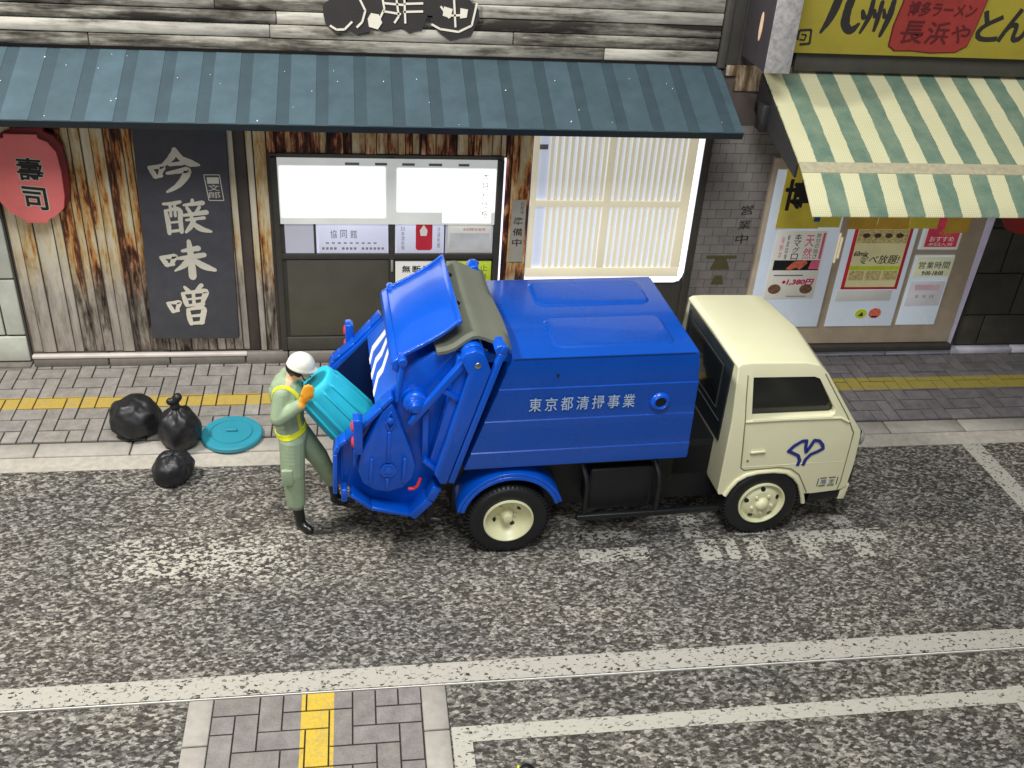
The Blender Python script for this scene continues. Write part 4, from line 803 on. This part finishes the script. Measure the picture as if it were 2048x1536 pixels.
# raised curved plate and rubber sheet
bk = [(-.425, 2.150), (-.455, 2.12), (-.513, 2.072), (-.57, 2.034), (-.63, 1.997), (-.70, 1.955), (-.77, 1.918), (-.83, 1.885), (-.922, 1.822)]
th = [(x - .012, z_ - .030) for x, z_ in bk]
T(MB().prism(bk + th[::-1], .15, 1.32), "tailgate_plate", M_blue, bevel=.006, seg=2)
T(MB().prism([(-.415, 2.165), (-.405, 2.14), (-.435, 2.105), (-.452, 2.125)], .145, 1.325), "plate_lip", M_blue, bevel=.006)
for v0, v1 in ((.148, .175), (1.295, 1.322)): T(MB().prism([(x - .004, z_ + .010) for x, z_ in bk] + [(x - .008, z_ - .02) for x, z_ in bk[::-1]], v0, v1), "plate_rim", M_blue, bevel=.004)
T(MB().prism([(-.885, 1.858), (-.925, 1.832), (-.940, 1.80), (-.925, 1.79), (-.90, 1.83), (-.875, 1.845)], .149, 1.321), "plate_rim", M_blue, bevel=.004)
for v in (.5, 1.0): T(MB().cone((-.405, v, 2.125), (-.38, v, 2.115), .018, .012, 10), "plate_stop", M_chas)
T(MB().prism([(-.86, 1.87), (-.93, 1.825), (-.93, 1.76), (-.87, 1.72), (-.83, 1.80)], .14, .20), "plate_ear", M_blue, bevel=.008); T(MB().prism([(-.86, 1.87), (-.93, 1.825), (-.93, 1.76), (-.87, 1.72), (-.83, 1.80)], 1.27, 1.33), "plate_ear", M_blue, bevel=.008)
cu = [(-.045, 1.955), (-.10, 1.985), (-.16, 2.005), (-.21, 2.022), (-.262, 2.052), (-.31, 2.070), (-.35, 2.066), (-.39, 2.036), (-.43, 1.998), (-.47, 1.962), (-.52, 1.940), (-.592, 1.932)]
b = MB(); nn = len(cu); V = 12; vs = []
for layer in (0, .026):
    for k in range(V + 1):
        v = .075 + (1.395 - .075) * k / V
        for i, (x, z_) in enumerate(cu): vs.append((x + .012 * math.sin(v * 4 + i * .3), v, z_ - layer + .007 * math.sin(v * 5 + i * .8)))
L = (V + 1) * nn; fs = []
for k in range(V):
    for i in range(nn - 1):
        a = k * nn + i; fs.append((a, a + nn, a + nn + 1, a + 1)); fs.append((L + a, L + a + 1, L + a + nn + 1, L + a + nn))
for i in range(nn - 1): fs.append((i, i + 1, L + i + 1, L + i)); q = V * nn + i; fs.append((q, L + q, L + q + 1, q + 1))
for k in range(V): a = k * nn; fs.append((a, L + a, L + a + nn, a + nn)); a = k * nn + nn - 1; fs.append((a, a + nn, L + a + nn, L + a))
b.add(vs, fs); T(b, "rubber_sheet", M_cloth, smooth=True, ang=60)
T(MB().box(-.30, -.02, .13, 1.34, 1.80, 1.872), "hopper_bridge", M_blue2)
# underside, guards, fenders
T(MB().box(-.42, 2.75, .30, 1.17, .24, .80), "chassis", M_chas, bevel=.01)
T(MB().box(.70, 1.26, .09, .42, .33, .76), "fuel_tank", M_chas, bevel=.03, seg=3)
for side in (0, 1):
    f = (lambda v: v) if side == 0 else mir
    for u in (.665, 1.29): T(MB().tube([(u - .03, f(.12), .80), (u - .01, f(.04), .72), (u, f(.025), .64), (u, f(.025), .34)], .022, 8), "guard_post", M_chas, smooth=True)
    T(MB().box(.60, 1.86, min(f(.0), f(.05)), max(f(.0), f(.05)), .295, .345), "guard_rail", M_chas, bevel=.008)
    a0, a1 = 18, 168; arc = [(.03 + .455 * math.cos(R(a0 + (a1 - a0) * k / 22)), .375 + .455 * math.sin(R(a0 + (a1 - a0) * k / 22))) for k in range(23)]
    arci = [(.03 + .425 * math.cos(R(a0 + (a1 - a0) * k / 22)), .375 + .425 * math.sin(R(a0 + (a1 - a0) * k / 22))) for k in range(23)]
    T(MB().prism(arc + arci[::-1], min(f(.0), f(.36)), max(f(.0), f(.36))), "mudguard", M_blue, bevel=.006)
    arcl = [(.03 + .39 * math.cos(R(a0 + (a1 - a0) * k / 22)), .375 + .39 * math.sin(R(a0 + (a1 - a0) * k / 22))) for k in range(23)]
    T(MB().prism(arci + arcl[::-1], min(f(-.004), f(.02)), max(f(-.004), f(.02))), "mudguard_lip", M_blue, bevel=.006)
T(MB().prism([(-.60, .60), (-.42, .60), (-.44, .885), (-.56, .885)], .20, 1.27), "rear_mount", M_chas); T(MB().prism([(-.66, .30), (-.60, .30), (-.56, .66), (-.62, .66)], .10, .42), "mud_flap", M_chas, bevel=.006)
T(MB().cone((-.62, .12, .335), (-.53, .10, .32), .026, .026, 14), "exhaust_pipe", M_chas, bevel=.004); T(MB().box(-1.08, -.80, .35, 1.1, .33, .46), "hopper_foot", M_chas, bevel=.01)
# wheels
def wheel(u, v, rear, out):
    wz = .345
    t_ = T(MB().lathe((u, v, wz), (0, out, 0), [(-.24, .235), (-.24, .30), (-.21, .335), (-.18, .345), (-.06, .345), (-.03, .337), (-.006, .318), (0, .295), (-.002, .25), (-.012, .205)], 64, False), "wheel", M_tyre, smooth=True, ang=40)
    tr_ = MB()
    for k in range(56):
        a = 2 * math.pi * k / 56; cx, cz = math.cos(a), math.sin(a)
        y0, y1 = sorted((v + out * -.055, v + out * -.012)); q = []
        for rr_, dy in ((.334, y1), (.349, y0)):
            pass
        s, c = math.sin(a), math.cos(a); h = .008
        p = [(u + c * .325 - s * h, wz + s * .325 + c * h), (u + c * .325 + s * h, wz + s * .325 - c * h), (u + c * .348 + s * h, wz + s * .348 - c * h), (u + c * .348 - s * h, wz + s * .348 + c * h)]
        tr_.prism(p, y0, y1)
    tr_.build("tyre_tread", M_tyre, t_, kind='stuff')
    if rear: pf = [(-.03, .238), (.006, .236), (.010, .226), (.002, .216), (-.03, .205), (-.085, .150), (-.112, .115), (-.115, .075), (-.10, .062), (-.055, .056), (-.045, .045), (-.02, .040), (-.015, 0)]
    else: pf = [(-.03, .238), (.006, .236), (.010, .226), (.004, .214), (-.02, .205), (-.03, .195), (-.014, .170), (.0, .150), (.006, .12), (.002, .085), (.004, .070), (.022, .062), (.040, .048), (.048, .030), (.050, 0)]
    pf = [(h, r_ * .89) for h, r_ in pf]
    rim = MB().lathe((u, v, wz), (0, out, 0), pf, 56, False).build("rim", M_crim, t_, smooth=True, ang=50)
    mb = MB(); mh = MB(); n = 5 if not rear else 4
    for k in range(n):
        a = 2 * math.pi * (k + .3) / n; s, c = math.sin(a), math.cos(a)
        if rear: ctr = (u + c * .120, v - out * .100, wz + s * .120); d = Vector((-c * .5, out, -s * .5)).normalized()
        else: ctr = (u + c * .145, v + out * -.011, wz + s * .145); d = Vector((c * .4, out, s * .4)).normalized()
        mh.cone(Vector(ctr) - d * .004, Vector(ctr) + d * .006, .022, .021, 14)
    for k in range(5):
        a = 2 * math.pi * (k + .8) / 5; s, c = math.sin(a), math.cos(a); r_ = .094 if not rear else .078; y = v + out * (.0 if not rear else -.118)
        mb.cone((u + c * r_, y, wz + s * r_), (u + c * r_, y + out * .022, wz + s * r_), .017, .013, 12)
    mb.build("wheel_nut", M_crim, t_, smooth=True); mh.build("rim_hole", M_chas, t_)
wheel(.02, .0, True, -1); wheel(2.255, .012, False, -1); wheel(.02, 1.47, True, 1); wheel(2.255, 1.458, False, 1)
T(MB().cone((.02, .2, .345), (.02, 1.27, .345), .05, .05, 12), "axle", M_chas); T(MB().cone((2.255, .2, .345), (2.255, 1.27, .345), .05, .05, 12), "axle", M_chas)
# cab
low = [(1.835, 1.20), (1.832, .50), (1.845, .46), (1.925, .455), (1.945, .53), (1.985, .60), (2.05, .645), (2.14, .668), (2.30, .672), (2.42, .652), (2.50, .60), (2.565, .52), (2.60, .44), (2.63, .41), (2.72, .405), (2.97, .425), (3.03, .47), (3.045, .75), (3.035, .98), (3.02, 1.05), (2.90, 1.20)]
upr = [(1.835, 1.20), (2.90, 1.20), (2.76, 1.40), (2.63, 1.585), (2.545, 1.665), (2.42, 1.69), (1.95, 1.705), (1.86, 1.70), (1.828, 1.675), (1.835, 1.645)]
def tv(z_, u=2): # side plane distance by height (tumblehome)
    return .028 + max(0, z_ - 1.14) * .17 + max(0, .55 - z_) * .03
def shell():
    b = MB(); ids = {}
    def gid(p, s):
        k = (round(p[0], 4), round(p[1], 4), s)
        if k not in ids:
            v = tv(p[1]); ids[k] = len(b.v); b.v.append((p[0] + .0, v if s == 0 else mir(v), p[1]))
        return ids[k]
    mids = {}
    def mid(p):
        k = (round(p[0], 4), round(p[1], 4))
        if k not in mids:
            bow = .055 if (p[0] > 2.5 and p[1] > .4) else 0
            mids[k] = len(b.v); b.v.append((p[0] + bow, .735, p[1] + (.012 if p[1] > 1.6 else 0)))
        return mids[k]
    for s in (0, 1):
        for poly in (low, upr):
            f = [gid(p, s) for p in poly]; b.f.append(tuple(f if s == 0 else f[::-1])); b.m.append(0)
    outline = low[:1] + low[1:] + upr[2:]
    n = len(outline)
    for i in range(n):
        p, q = outline[i], outline[(i + 1) % n]
        b.f.append((gid(q, 0), gid(p, 0), mid(p), mid(q))); b.m.append(0); b.f.append((mid(q), mid(p), gid(p, 1), gid(q, 1))); b.m.append(0)
    return b
cab = T(shell(), "cab", M_cream)
bm = bmesh.new(); bm.from_mesh(cab.data); bmesh.ops.recalc_face_normals(bm, faces=bm.faces)
es = [e for e in bm.edges if e.calc_face_angle(0) > R(28)]
side_e = [e for e in es if max(v.co.z for v in e.verts) > .9]
bmesh.ops.bevel(bm, geom=side_e, offset=.075, segments=6, affect='EDGES', profile=.5, clamp_overlap=True)
bmesh.ops.triangulate(bm, faces=[f for f in bm.faces if len(f.verts) > 4]); bmesh.ops.recalc_face_normals(bm, faces=bm.faces)
bm.to_mesh(cab.data); bm.free()
SWIN = [(2.005, 1.215), (1.975, 1.58), (2.51, 1.565), (2.56, 1.545), (2.745, 1.26), (2.745, 1.225), (2.72, 1.21)]
def cutter(mb):
    o = mb.build("c", M_seam, None); bm = bmesh.new(); bm.from_mesh(o.data); bmesh.ops.recalc_face_normals(bm, faces=bm.faces); bm.to_mesh(o.data); bm.free()
    o.parent = TR; return o
bpy.context.view_layer.update()
try:
    cut(cab, cutter(MB().prism(SWIN, -.2, .135))); cut(cab, cutter(MB().prism(SWIN, 1.335, 1.7)))
    cut(cab, cutter(MB().box(1.7, 1.865, .32, 1.15, 1.15, 1.56)))
except Exception as ex: print("cut failed", ex)
cab.data.polygons.foreach_set("use_smooth", [True] * len(cab.data.polygons)); cab.data.set_sharp_from_angle(angle=R(32))
SW2 = [(2.0 + (x - 2.0) * 1.01 - .005, z_ + .004) for x, z_ in SWIN]
T(MB().prism([(x, z_) for x, z_ in SW2], .115, .132), "side_window", M_glass); T(MB().prism(SW2, 1.338, 1.355), "side_window", M_glass)
# A slim sill and shut lines
for s in (0, 1):
    f = (lambda v: v) if s == 0 else mir
    P3 = lambda pts, o: [(x, f(tv(z_) - o), z_) for x, z_ in pts]
    T(MB().tube(P3([(1.925, 1.60), (1.935, 1.40), (1.95, 1.205), (1.975, .95), (1.998, .73), (2.03, .705)], -.001), .0055, 6), "door_seam", M_seam)
    T(MB().tube(P3([(2.03, .705), (2.35, .712), (2.46, .69), (2.55, .62), (2.62, .50), (2.665, .42)], -.001), .006, 6), "door_seam", M_seam)
    T(MB().tube(P3([(2.60, 1.585), (2.71, 1.42), (2.86, 1.20), (2.955, 1.03), (2.958, .80), (2.962, .52), (2.95, .42)], -.001), .0055, 6), "door_seam", M_seam)
    T(MB().tube(P3([(1.955, 1.195), (2.3, 1.198), (2.80, 1.19), (2.88, 1.15)], .004), .010, 8), "belt_line", M_cream, smooth=True)
    T(MB().tube(P3([(2.01, 1.207), (2.72, 1.203)], .006), .008, 8), "window_sill", M_cream, smooth=True)
    T(MB().tube(P3([(2.0, .735), (2.5, .735), (2.95, .735)], -.004), .006, 6), "door_crease", M_cream, smooth=True)
    T(MB().prism([(2.055, .878), (2.185, .882), (2.185, .902), (2.055, .898)], min(f(.012), f(.03)), max(f(.012), f(.03))), "door_handle", M_cream, bevel=.004); T(MB().prism([(2.055, .868), (2.185, .872), (2.185, .879), (2.055, .875)], min(f(.022), f(.03)), max(f(.022), f(.03))), "door_seam", M_seam)
    T(MB().cone((2.045, f(.031), .80), (2.045, f(.024), .80), .010, .010, 10), "door_lock", M_seam)
    # front wheel arch lip, ends in a tip behind the wheel
    arch = [(1.90, .45), (1.935, .53), (1.985, .605), (2.06, .655), (2.16, .678), (2.30, .682), (2.42, .662), (2.505, .605), (2.57, .53), (2.61, .44), (2.64, .36), (2.655, .31)]
    T(MB().tube([(x, f(.024 + max(0, .45 - z_) * .05), z_) for x, z_ in arch], .020, 10), "arch_lip", M_cream, smooth=True)
    T(MB().prism([(2.70, .30), (2.99, .33), (2.99, .43), (2.70, .41)], min(f(.04), f(.2)), max(f(.04), f(.2))), "lower_valance", M_chas, bevel=.008)
# emblem: open leaf outline with a notch and two stems; small framed sticker
b = MB(); E = [(-.040, -.135), (-.030, -.085), (-.055, -.040), (-.115, -.010), (-.150, .005), (-.112, .05), (-.05, .09), (-.012, .092), (-.006, .03), (.008, -.012), (.03, .03), (.055, .092), (.10, .085), (.140, .045), (.152, .012), (.11, -.012), (.055, -.035), (.020, -.080), (.010, -.135)]
E = [(2.552 + x * 1.04, .872 + z_ * 1.14) for x, z_ in E]; b.ribbon(E, .030, .0235, .0275)
for x, z_ in E[1:-1]: b.prism([(x + .015 * math.cos(a), z_ + .015 * math.sin(a)) for a in (0, .8, 1.6, 2.4, 3.1, 3.9, 4.7, 5.5)], .0234, .0275)
T(b, "door_emblem", M_emb)
b = MB(); put(b, "限", 2.775, .50, 2.825, .55, .025, .01); put(b, "定", 2.85, .502, 2.90, .552, .025, .01); T(b, "sticker_lettering", M_emb2)
b = MB()
for p in ([(2.745, .485), (2.745, .565)], [(2.925, .49), (2.925, .57)], [(2.76, .485), (2.82, .486)], [(2.84, .487), (2.905, .488)], [(2.76, .568), (2.82, .569)], [(2.84, .57), (2.905, .571)]): b.ribbon(p, .006, .0245, .0275)
T(b, "sticker_border", M_chas)
# back of the cab in black, with small rear window frame
T(MB().box(1.820, 1.834, .20, 1.27, .90, 1.66), "rear_panel", M_rear, bevel=.004); T(MB().box(1.808, 1.8195, .36, 1.11, 1.17, 1.54), "rear_window", M_glass, bevel=.003)
for pts in ([(.34, 1.15), (1.13, 1.15), (1.13, 1.56), (.34, 1.56), (.34, 1.15)], [(.24, 1.08), (1.23, 1.08), (1.23, 1.62)]):
    T(MB().tube([(1.812, y, z_) for y, z_ in pts], .006, 6), "rear_window_frame", plain("grey_highlight_frame", srgb(58, 63, 63), .4), smooth=True)
T(MB().prism([(2.615, 1.55), (2.90, 1.15), (2.915, 1.16), (2.63, 1.565)], .22, .70), "windscreen", M_glass); T(MB().prism([(2.615, 1.55), (2.90, 1.15), (2.93, 1.165), (2.645, 1.57)], .70, 1.25), "windscreen", M_glass)
# front end
T(MB().box(3.02, 3.095, .075, 1.395, .48, .65), "front_bumper", M_chas, bevel=.02, seg=3); T(MB().prism([(2.99, .30), (3.06, .30), (3.075, .47), (3.0, .47)], .045, 1.42), "front_skirt", M_cream, bevel=.015, seg=3)
T(MB().box(3.03, 3.080, .085, 1.385, .82, 1.01), "front_grille", M_chas, bevel=.02, seg=3)
for v in (.16, 1.31): T(MB().lathe((3.07, v, .91), (1, 0, 0), [(0, .085), (.03, .085), (.045, .07), (.05, 0)], 24, False), "headlight", plain("lamp_glass", srgb(150, 150, 140), .15), smooth=True)
T(MB().box(1.5, 1.84, .3, 1.17, .50, .86), "cab_mount", M_chas)

# ================================================================== WORKER
def capsules(lst, vox, sm, name, mats, parent=None):
    b = MB()
    for it in lst:
        (p, r0), (q, r1) = it[0], it[1]; p, q = Vector(p), Vector(q); n = max(2, int((q - p).length / (min(r0, r1) * .35)) + 1)
        for k in range(n + 1):
            t_ = k / n; c = p.lerp(q, t_); r_ = r0 + (r1 - r0) * t_
            sc = it[2] if len(it) > 2 else (1, 1, 1); b.ball(c, (r_ * sc[0], r_ * sc[1], r_ * sc[2]), 14)
    o = b.build(name, mats, parent)
    md = o.modifiers.new("r", 'REMESH'); md.mode = 'VOXEL'; md.voxel_size = vox
    ms = o.modifiers.new("s", 'SMOOTH'); ms.iterations = sm; ms.factor = .5
    bpy.context.view_layer.update(); apply_mods(o)
    if not len(o.data.materials):
        for m in (mats if isinstance(mats, list) else [mats]): o.data.materials.append(m)
    o.data.polygons.foreach_set("use_smooth", [True] * len(o.data.polygons)); return o
wk = empty("person", (-.5, 6.95, 0), label="worker in sage green overalls and white helmet tipping the turquoise bin into the truck", cat="person")
H = [
 (((-.590, 6.86, 1.35), .116), ((-.590, 7.02, 1.35), .116)), (((-.59, 6.83, 1.40), .072), ((-.575, 7.05, 1.40), .072)),
 (((-.592, 6.94, 1.33), .138), ((-.590, 6.94, 1.10), .124), (1, 1.15, 1)), (((-.588, 6.94, 1.08), .122), ((-.565, 6.95, .93), .128), (1, 1.18, 1)),
 (((-.57, 6.93, 1.42), .058), ((-.515, 6.925, 1.50), .045)),                                    # neck
 (((-.485, 6.92, 1.555), .080), ((-.462, 6.918, 1.530), .070)), (((-.452, 6.915, 1.500), .046), ((-.432, 6.913, 1.493), .036)),   # head, jaw
 (((-.394, 6.912, 1.524), .016), ((-.380, 6.912, 1.508), .013)),                                # nose
 (((-.612, 6.80, 1.40), .074), ((-.645, 6.745, 1.215), .070)), (((-.645, 6.745, 1.205), .068), ((-.475, 6.715, 1.345), .050)),    # near arm
 (((-.58, 7.08, 1.40), .072), ((-.50, 7.20, 1.16), .060)), (((-.50, 7.20, 1.16), .060), ((-.335, 7.215, 1.15), .046)),               # far arm
 (((-.565, 6.875, .90), .108), ((-.572, 6.845, .62), .102)), (((-.572, 6.845, .62), .100), ((-.560, 6.845, .31), .080)),          # near leg
 (((-.535, 7.02, .90), .108), ((-.375, 7.10, .58), .088)), (((-.375, 7.10, .58), .086), ((-.275, 7.175, .28), .068)),             # far leg
 (((-.555, 6.845, .30), .052), ((-.535, 6.855, .10), .047)), (((-.535, 6.86, .055), .046), ((-.475, 6.80, .046), .040)), (((-.50, 6.82, .045), .040), ((-.455, 6.785, .040), .034)),
 (((-.272, 7.178, .28), .050), ((-.25, 7.19, .10), .046)), (((-.25, 7.19, .055), .045), ((-.165, 7.175, .045), .038)),
 # near hand flat on the bin: palm, four fingers, thumb
 (((-.462, 6.712, 1.375), .036), ((-.425, 6.705, 1.435), .038), (1, .7, 1)),
 (((-.452, 6.700, 1.45), .017), ((-.428, 6.700, 1.525), .013)), (((-.428, 6.697, 1.455), .017), ((-.402, 6.697, 1.535), .013)), (((-.404, 6.695, 1.452), .016), ((-.378, 6.697, 1.525), .012)), (((-.384, 6.697, 1.445), .015), ((-.360, 6.702, 1.50), .011)),
 (((-.420, 6.70, 1.40), .016), ((-.372, 6.715, 1.425), .013)),
 (((-.325, 7.215, 1.15), .036), ((-.29, 7.21, 1.16), .036), (1, .7, 1)), (((-.29, 7.205, 1.185), .016), ((-.235, 7.19, 1.20), .012)), (((-.285, 7.205, 1.165), .016), ((-.225, 7.19, 1.175), .012)), (((-.285, 7.205, 1.145), .015), ((-.23, 7.19, 1.15), .012)), (((-.29, 7.205, 1.125), .015), ((-.24, 7.195, 1.125), .012)), (((-.31, 7.20, 1.18), .015), ((-.29, 7.18, 1.225), .012)),
]
bd = capsules(H, .0085, 4, "body", [M_suit, M_skin, M_glove, M_boot]); bd.parent = wk; bd.matrix_parent_inverse = parent_inv(wk)
me = bd.data; ix = []
for p in me.polygons:
    c = p.center; k = 0
    if c.z > 1.455 and c.x > -.58 and 6.80 < c.y < 7.04: k = 1
    if (c.x > -.478 and c.y < 6.765 and c.z > 1.35 and (c.z - 1.35) > -(c.x + .478) * .6) : k = 2
    if c.x > -.345 and c.y > 7.14 and 1.08 < c.z < 1.26: k = 2
    if c.z < .245: k = 3
    ix.append(k)
me.polygons.foreach_set("material_index", ix)
def W(mb, name, mat, **k):
    o = mb.build(name, mat, None, **k); o.parent = wk; o.matrix_parent_inverse = parent_inv(wk); return o
hc = Vector((-.468, 6.917, 1.575)); tilt = Matrix.Rotation(R(16), 4, 'Y')
def hel(prof_):
    b = MB(); n = 36; vs = []
    for h, r_ in prof_:
        for i in range(n):
            a = 2 * math.pi * i / n; brim = .020 * max(0, math.cos(a)) ** 2 if h < .012 else 0
            v = Vector(((r_ + brim) * math.cos(a) * 1.10, r_ * math.sin(a) * .98, h)); vs.append(hc + (tilt @ v))
    fs = [(k * n + i, k * n + (i + 1) % n, (k + 1) * n + (i + 1) % n, (k + 1) * n + i) for k in range(len(prof_) - 1) for i in range(n)]; fs.append(tuple(range((len(prof_) - 1) * n, len(prof_) * n))); b.add(vs, fs); return b
W(hel([(-.004, .082), (-.006, .098), (.004, .103), (.012, .099), (.035, .098), (.062, .091), (.085, .077), (.104, .056), (.116, .030), (.120, .004)]), "helmet", M_helm, smooth=True, ang=60)
hr = capsules([(((-.535, 6.92, 1.57), .050), ((-.528, 6.92, 1.535), .040), (1, 1.55, 1)), (((-.505, 6.858, 1.56), .034), ((-.480, 6.848, 1.535), .020), (1, .6, 1))], .007, 3, "hair", M_hair); hr.parent = wk; hr.matrix_parent_inverse = parent_inv(wk)
W(MB().tube([(-.468, 6.845, 1.56), (-.452, 6.850, 1.52), (-.440, 6.868, 1.475), (-.432, 6.915, 1.455)], .005, 6), "chin_strap", M_hair)
W(MB().ball((-.392, 6.885, 1.540), .007, 8).ball((-.392, 6.940, 1.540), .007, 8), "eyes", M_hair); W(MB().tube([(-.398, 6.895, 1.486), (-.392, 6.912, 1.485), (-.398, 6.93, 1.486)], .004, 6), "mouth", M_rdark)
# belt and braces: bands wrapped on the body surface
from mathutils.bvhtree import BVHTree
bvh = BVHTree.FromPolygons([v.co for v in me.vertices], [tuple(p.vertices) for p in me.polygons])
def wrap(path_dirs, wd, name):
    b = MB(); rows = []
    for org, d, up_ in path_dirs:
        rw = []
        for s in (-.5, 0, .5):
            o_ = Vector(org) + Vector(up_) * wd * s; hit = bvh.ray_cast(o_ + Vector(d).normalized() * .5, -Vector(d).normalized(), .6)
            pt = hit[0] if hit[0] else o_; rw.append((pt + Vector(d).normalized() * .008, pt - Vector(d).normalized() * .012))
        rows.append(rw)
    vs = []; 
    for rw in rows:
        for a, c in rw: vs.append(a)
        for a, c in rw: vs.append(c)
    fs = []
    for k in range(len(rows) - 1):
        q = k * 6
        fs += [(q, q + 1, q + 7, q + 6), (q + 1, q + 2, q + 8, q + 7), (q, q + 6, q + 9, q + 3), (q + 2, q + 5, q + 11, q + 8)]
    b.add(vs, fs); return W(b, name, M_belt, smooth=True)
ring = []
for k in range(41):
    a = 2 * math.pi * k / 40; ring.append(((-.575, 6.945, .985 + .035 * math.cos(a)), (math.cos(a), math.sin(a), 0), (0, 0, 1)))
wrap(ring, .042, "waist_belt")
st = []
for k in range(13):
    a = R(150 - 150 * k / 12); st.append(((-.585, 6.835 + .0 * k, 1.30), (math.cos(a), -.30, math.sin(a) * 1.0), (0, .9, .0) if 2 < k < 9 else (0, .8, .3)))
wrap(st, .036, "shoulder_strap")
wrap([((-.57, 6.86 + .006 * k, 1.30 - .042 * k), (1, -.55, 0), (0, .8, 0)) for k in range(8)], .036, "shoulder_strap")
W(MB().box(-.655, -.565, 6.738, 6.772, .545, .70), "thigh_pocket", M_suit, bevel=.009, seg=3)
# ================================================================== BIN, LID, BAGS
A = Vector((-.385, 6.95, 1.415)); B = Vector((-.035, 6.95, .975)); ax = (B - A).normalized(); L = (B - A).length
tq = ax.orthogonal().normalized(); tq = (Vector((0, -1, 0)) - ax * ax.dot(Vector((0, -1, 0)))).normalized(); qq = ax.cross(tq)
bn = empty("trash_can", tuple(A), label="turquoise ribbed plastic bin held tipped into the truck by the worker", cat="bin")
NS = 168; rowsC = [(0, .10, 0), (0, .155, 0), (.006, .172, 0), (.025, .182, 0), (.055, .186, 0), (.07, .187, .6), (.085, .188, 1), (.2, .197, 1), (.32, .206, 1), (L - .09, .214, 1), (L - .075, .215, .6), (L - .06, .216, 0), (L - .03, .219, 0), (L - .008, .221, 0), (L, .218, 0), (L, .205, 0), (L - .1, .200, 0), (.05, .168, 0), (.03, .05, 0)]
b = MB(); vs = []
for h, r_, rb in rowsC:
    for i in range(NS):
        a = 2 * math.pi * i / NS; ph = (a / (2 * math.pi) * 6 + .10) % 1; rib = rb * (.012 if .24 < ph < .34 or .66 < ph < .76 else (-.004 if .34 <= ph <= .66 else 0))
        vs.append(A + ax * h + (tq * math.cos(a) + qq * math.sin(a)) * (r_ + rib))
fs = [(k * NS + i, k * NS + (i + 1) % NS, (k + 1) * NS + (i + 1) % NS, (k + 1) * NS + i) for k in range(len(rowsC) - 1) for i in range(NS)]
fs.append(tuple(range(NS - 1, -1, -1))); fs.append(tuple(range((len(rowsC) - 1) * NS, len(rowsC) * NS))); b.add(vs, fs)
on(bn, b, "bin_body", M_turq, smooth=True, ang=30)
ld = MB().lathe((-1.235, 8.245, .026), (0, 0, 1), [(0, .262), (0, .280), (.012, .287), (.040, .286), (.052, .276), (.055, .250), (.055, .205), (.046, .201), (.046, .192), (.056, .188), (.058, .10), (.058, .0)], 72).build("bin_lid", M_lid, smooth=True, ang=30, label="round teal bin lid lying flat on the pavement beside the rubbish bags", cat="lid")
on_l = MB().box(-1.285, -1.185, 8.235, 8.262, .083, .112).build("lid_handle", M_lid, ld, bevel=.008, seg=3)
from mathutils import noise as mnz
def bag(name, c, r, label, seed, knot=None, tiltx=0, pinch=0):
    b = MB(); n, hh = 72, 40; vs = []; c = Vector(c)
    for j in range(hh + 1):
        ph = math.pi * j / hh
        for i in range(n):
            th_ = 2 * math.pi * i / n; d = Vector((math.sin(ph) * math.cos(th_), math.sin(ph) * math.sin(th_), math.cos(ph)))
            f = 1 + .15 * mnz.noise(d * 1.7 + Vector((seed, 0, 0))) + .035 * (1 - abs(mnz.noise(d * 2.6 + Vector((0, seed, 0)))) * 2) + .004 * mnz.noise(d * 8 + Vector((seed, seed, 0)))
            if pinch and d.z > .3: f *= 1 - pinch * (d.z - .3); f += .03 * math.cos(9 * th_ + seed) * (d.z - .3)
            v = Vector((d.x * r[0], d.y * r[1], d.z * r[2])) * f; v.z = max(v.z, -r[2] * .78)
            v.x += tiltx * v.z; vs.append(c + v)
    fs = [(j * n + i, (j + 1) * n + i, (j + 1) * n + (i + 1) % n, j * n + (i + 1) % n) for j in range(hh) for i in range(n)]; b.add(vs, fs)
    e = empty(name, (c.x, c.y, 0.02), label=label, cat="bin bag", group="black rubbish bags on the kerb")
    on(e, b, "bag_body", M_bag, smooth=True, ang=70)
    if knot:
        kx, ky, kz = knot; o = capsules([(((kx, ky, kz - .05), .045), ((kx, ky, kz), .035)), (((kx - .01, ky, kz), .040), ((kx - .038, ky - .01, kz + .010), .036)), (((kx + .0, ky, kz + .01), .040), ((kx + .030, ky + .01, kz + .042), .042))], .008, 2, "bag_knot", M_bag); o.parent = e; o.matrix_parent_inverse = parent_inv(e)
    return e
bag("rubbish_bag", (-2.13, 8.36, .20), (.240, .21, .205), "wide round black rubbish bag, leftmost of the three", 3.1)
bag("rubbish_bag", (-1.685, 8.13, .225), (.185, .18, .25), "tallest black rubbish bag with a knotted top, in the middle of the three", 5.7, knot=(-1.70, 8.13, .505), pinch=.25)
bag("rubbish_bag", (-1.685, 7.63, .135), (.175, .18, .185), "smallest black rubbish bag, standing on the road in front of the knotted one", 9.4, pinch=.35, tiltx=.1)
# small dark thing cut by the lower edge of the picture
cp = empty("toy_part", (1.0, 4.26, 0), label="small black rounded piece with a yellow rim at the bottom edge", cat="toy part")
on(cp, MB().lathe((1.03, 4.245, -.006), (0, 0, 1), [(0, .055), (.02, .060), (.05, .052), (.075, .03), (.082, 0)], 24, False), "cap", M_chas, smooth=True, ang=60)
on(cp, MB().tube([(.972, 4.23, .02), (.966, 4.25, .045), (.975, 4.27, .065)], .008, 6), "yellow_rim", M_belt, smooth=True)
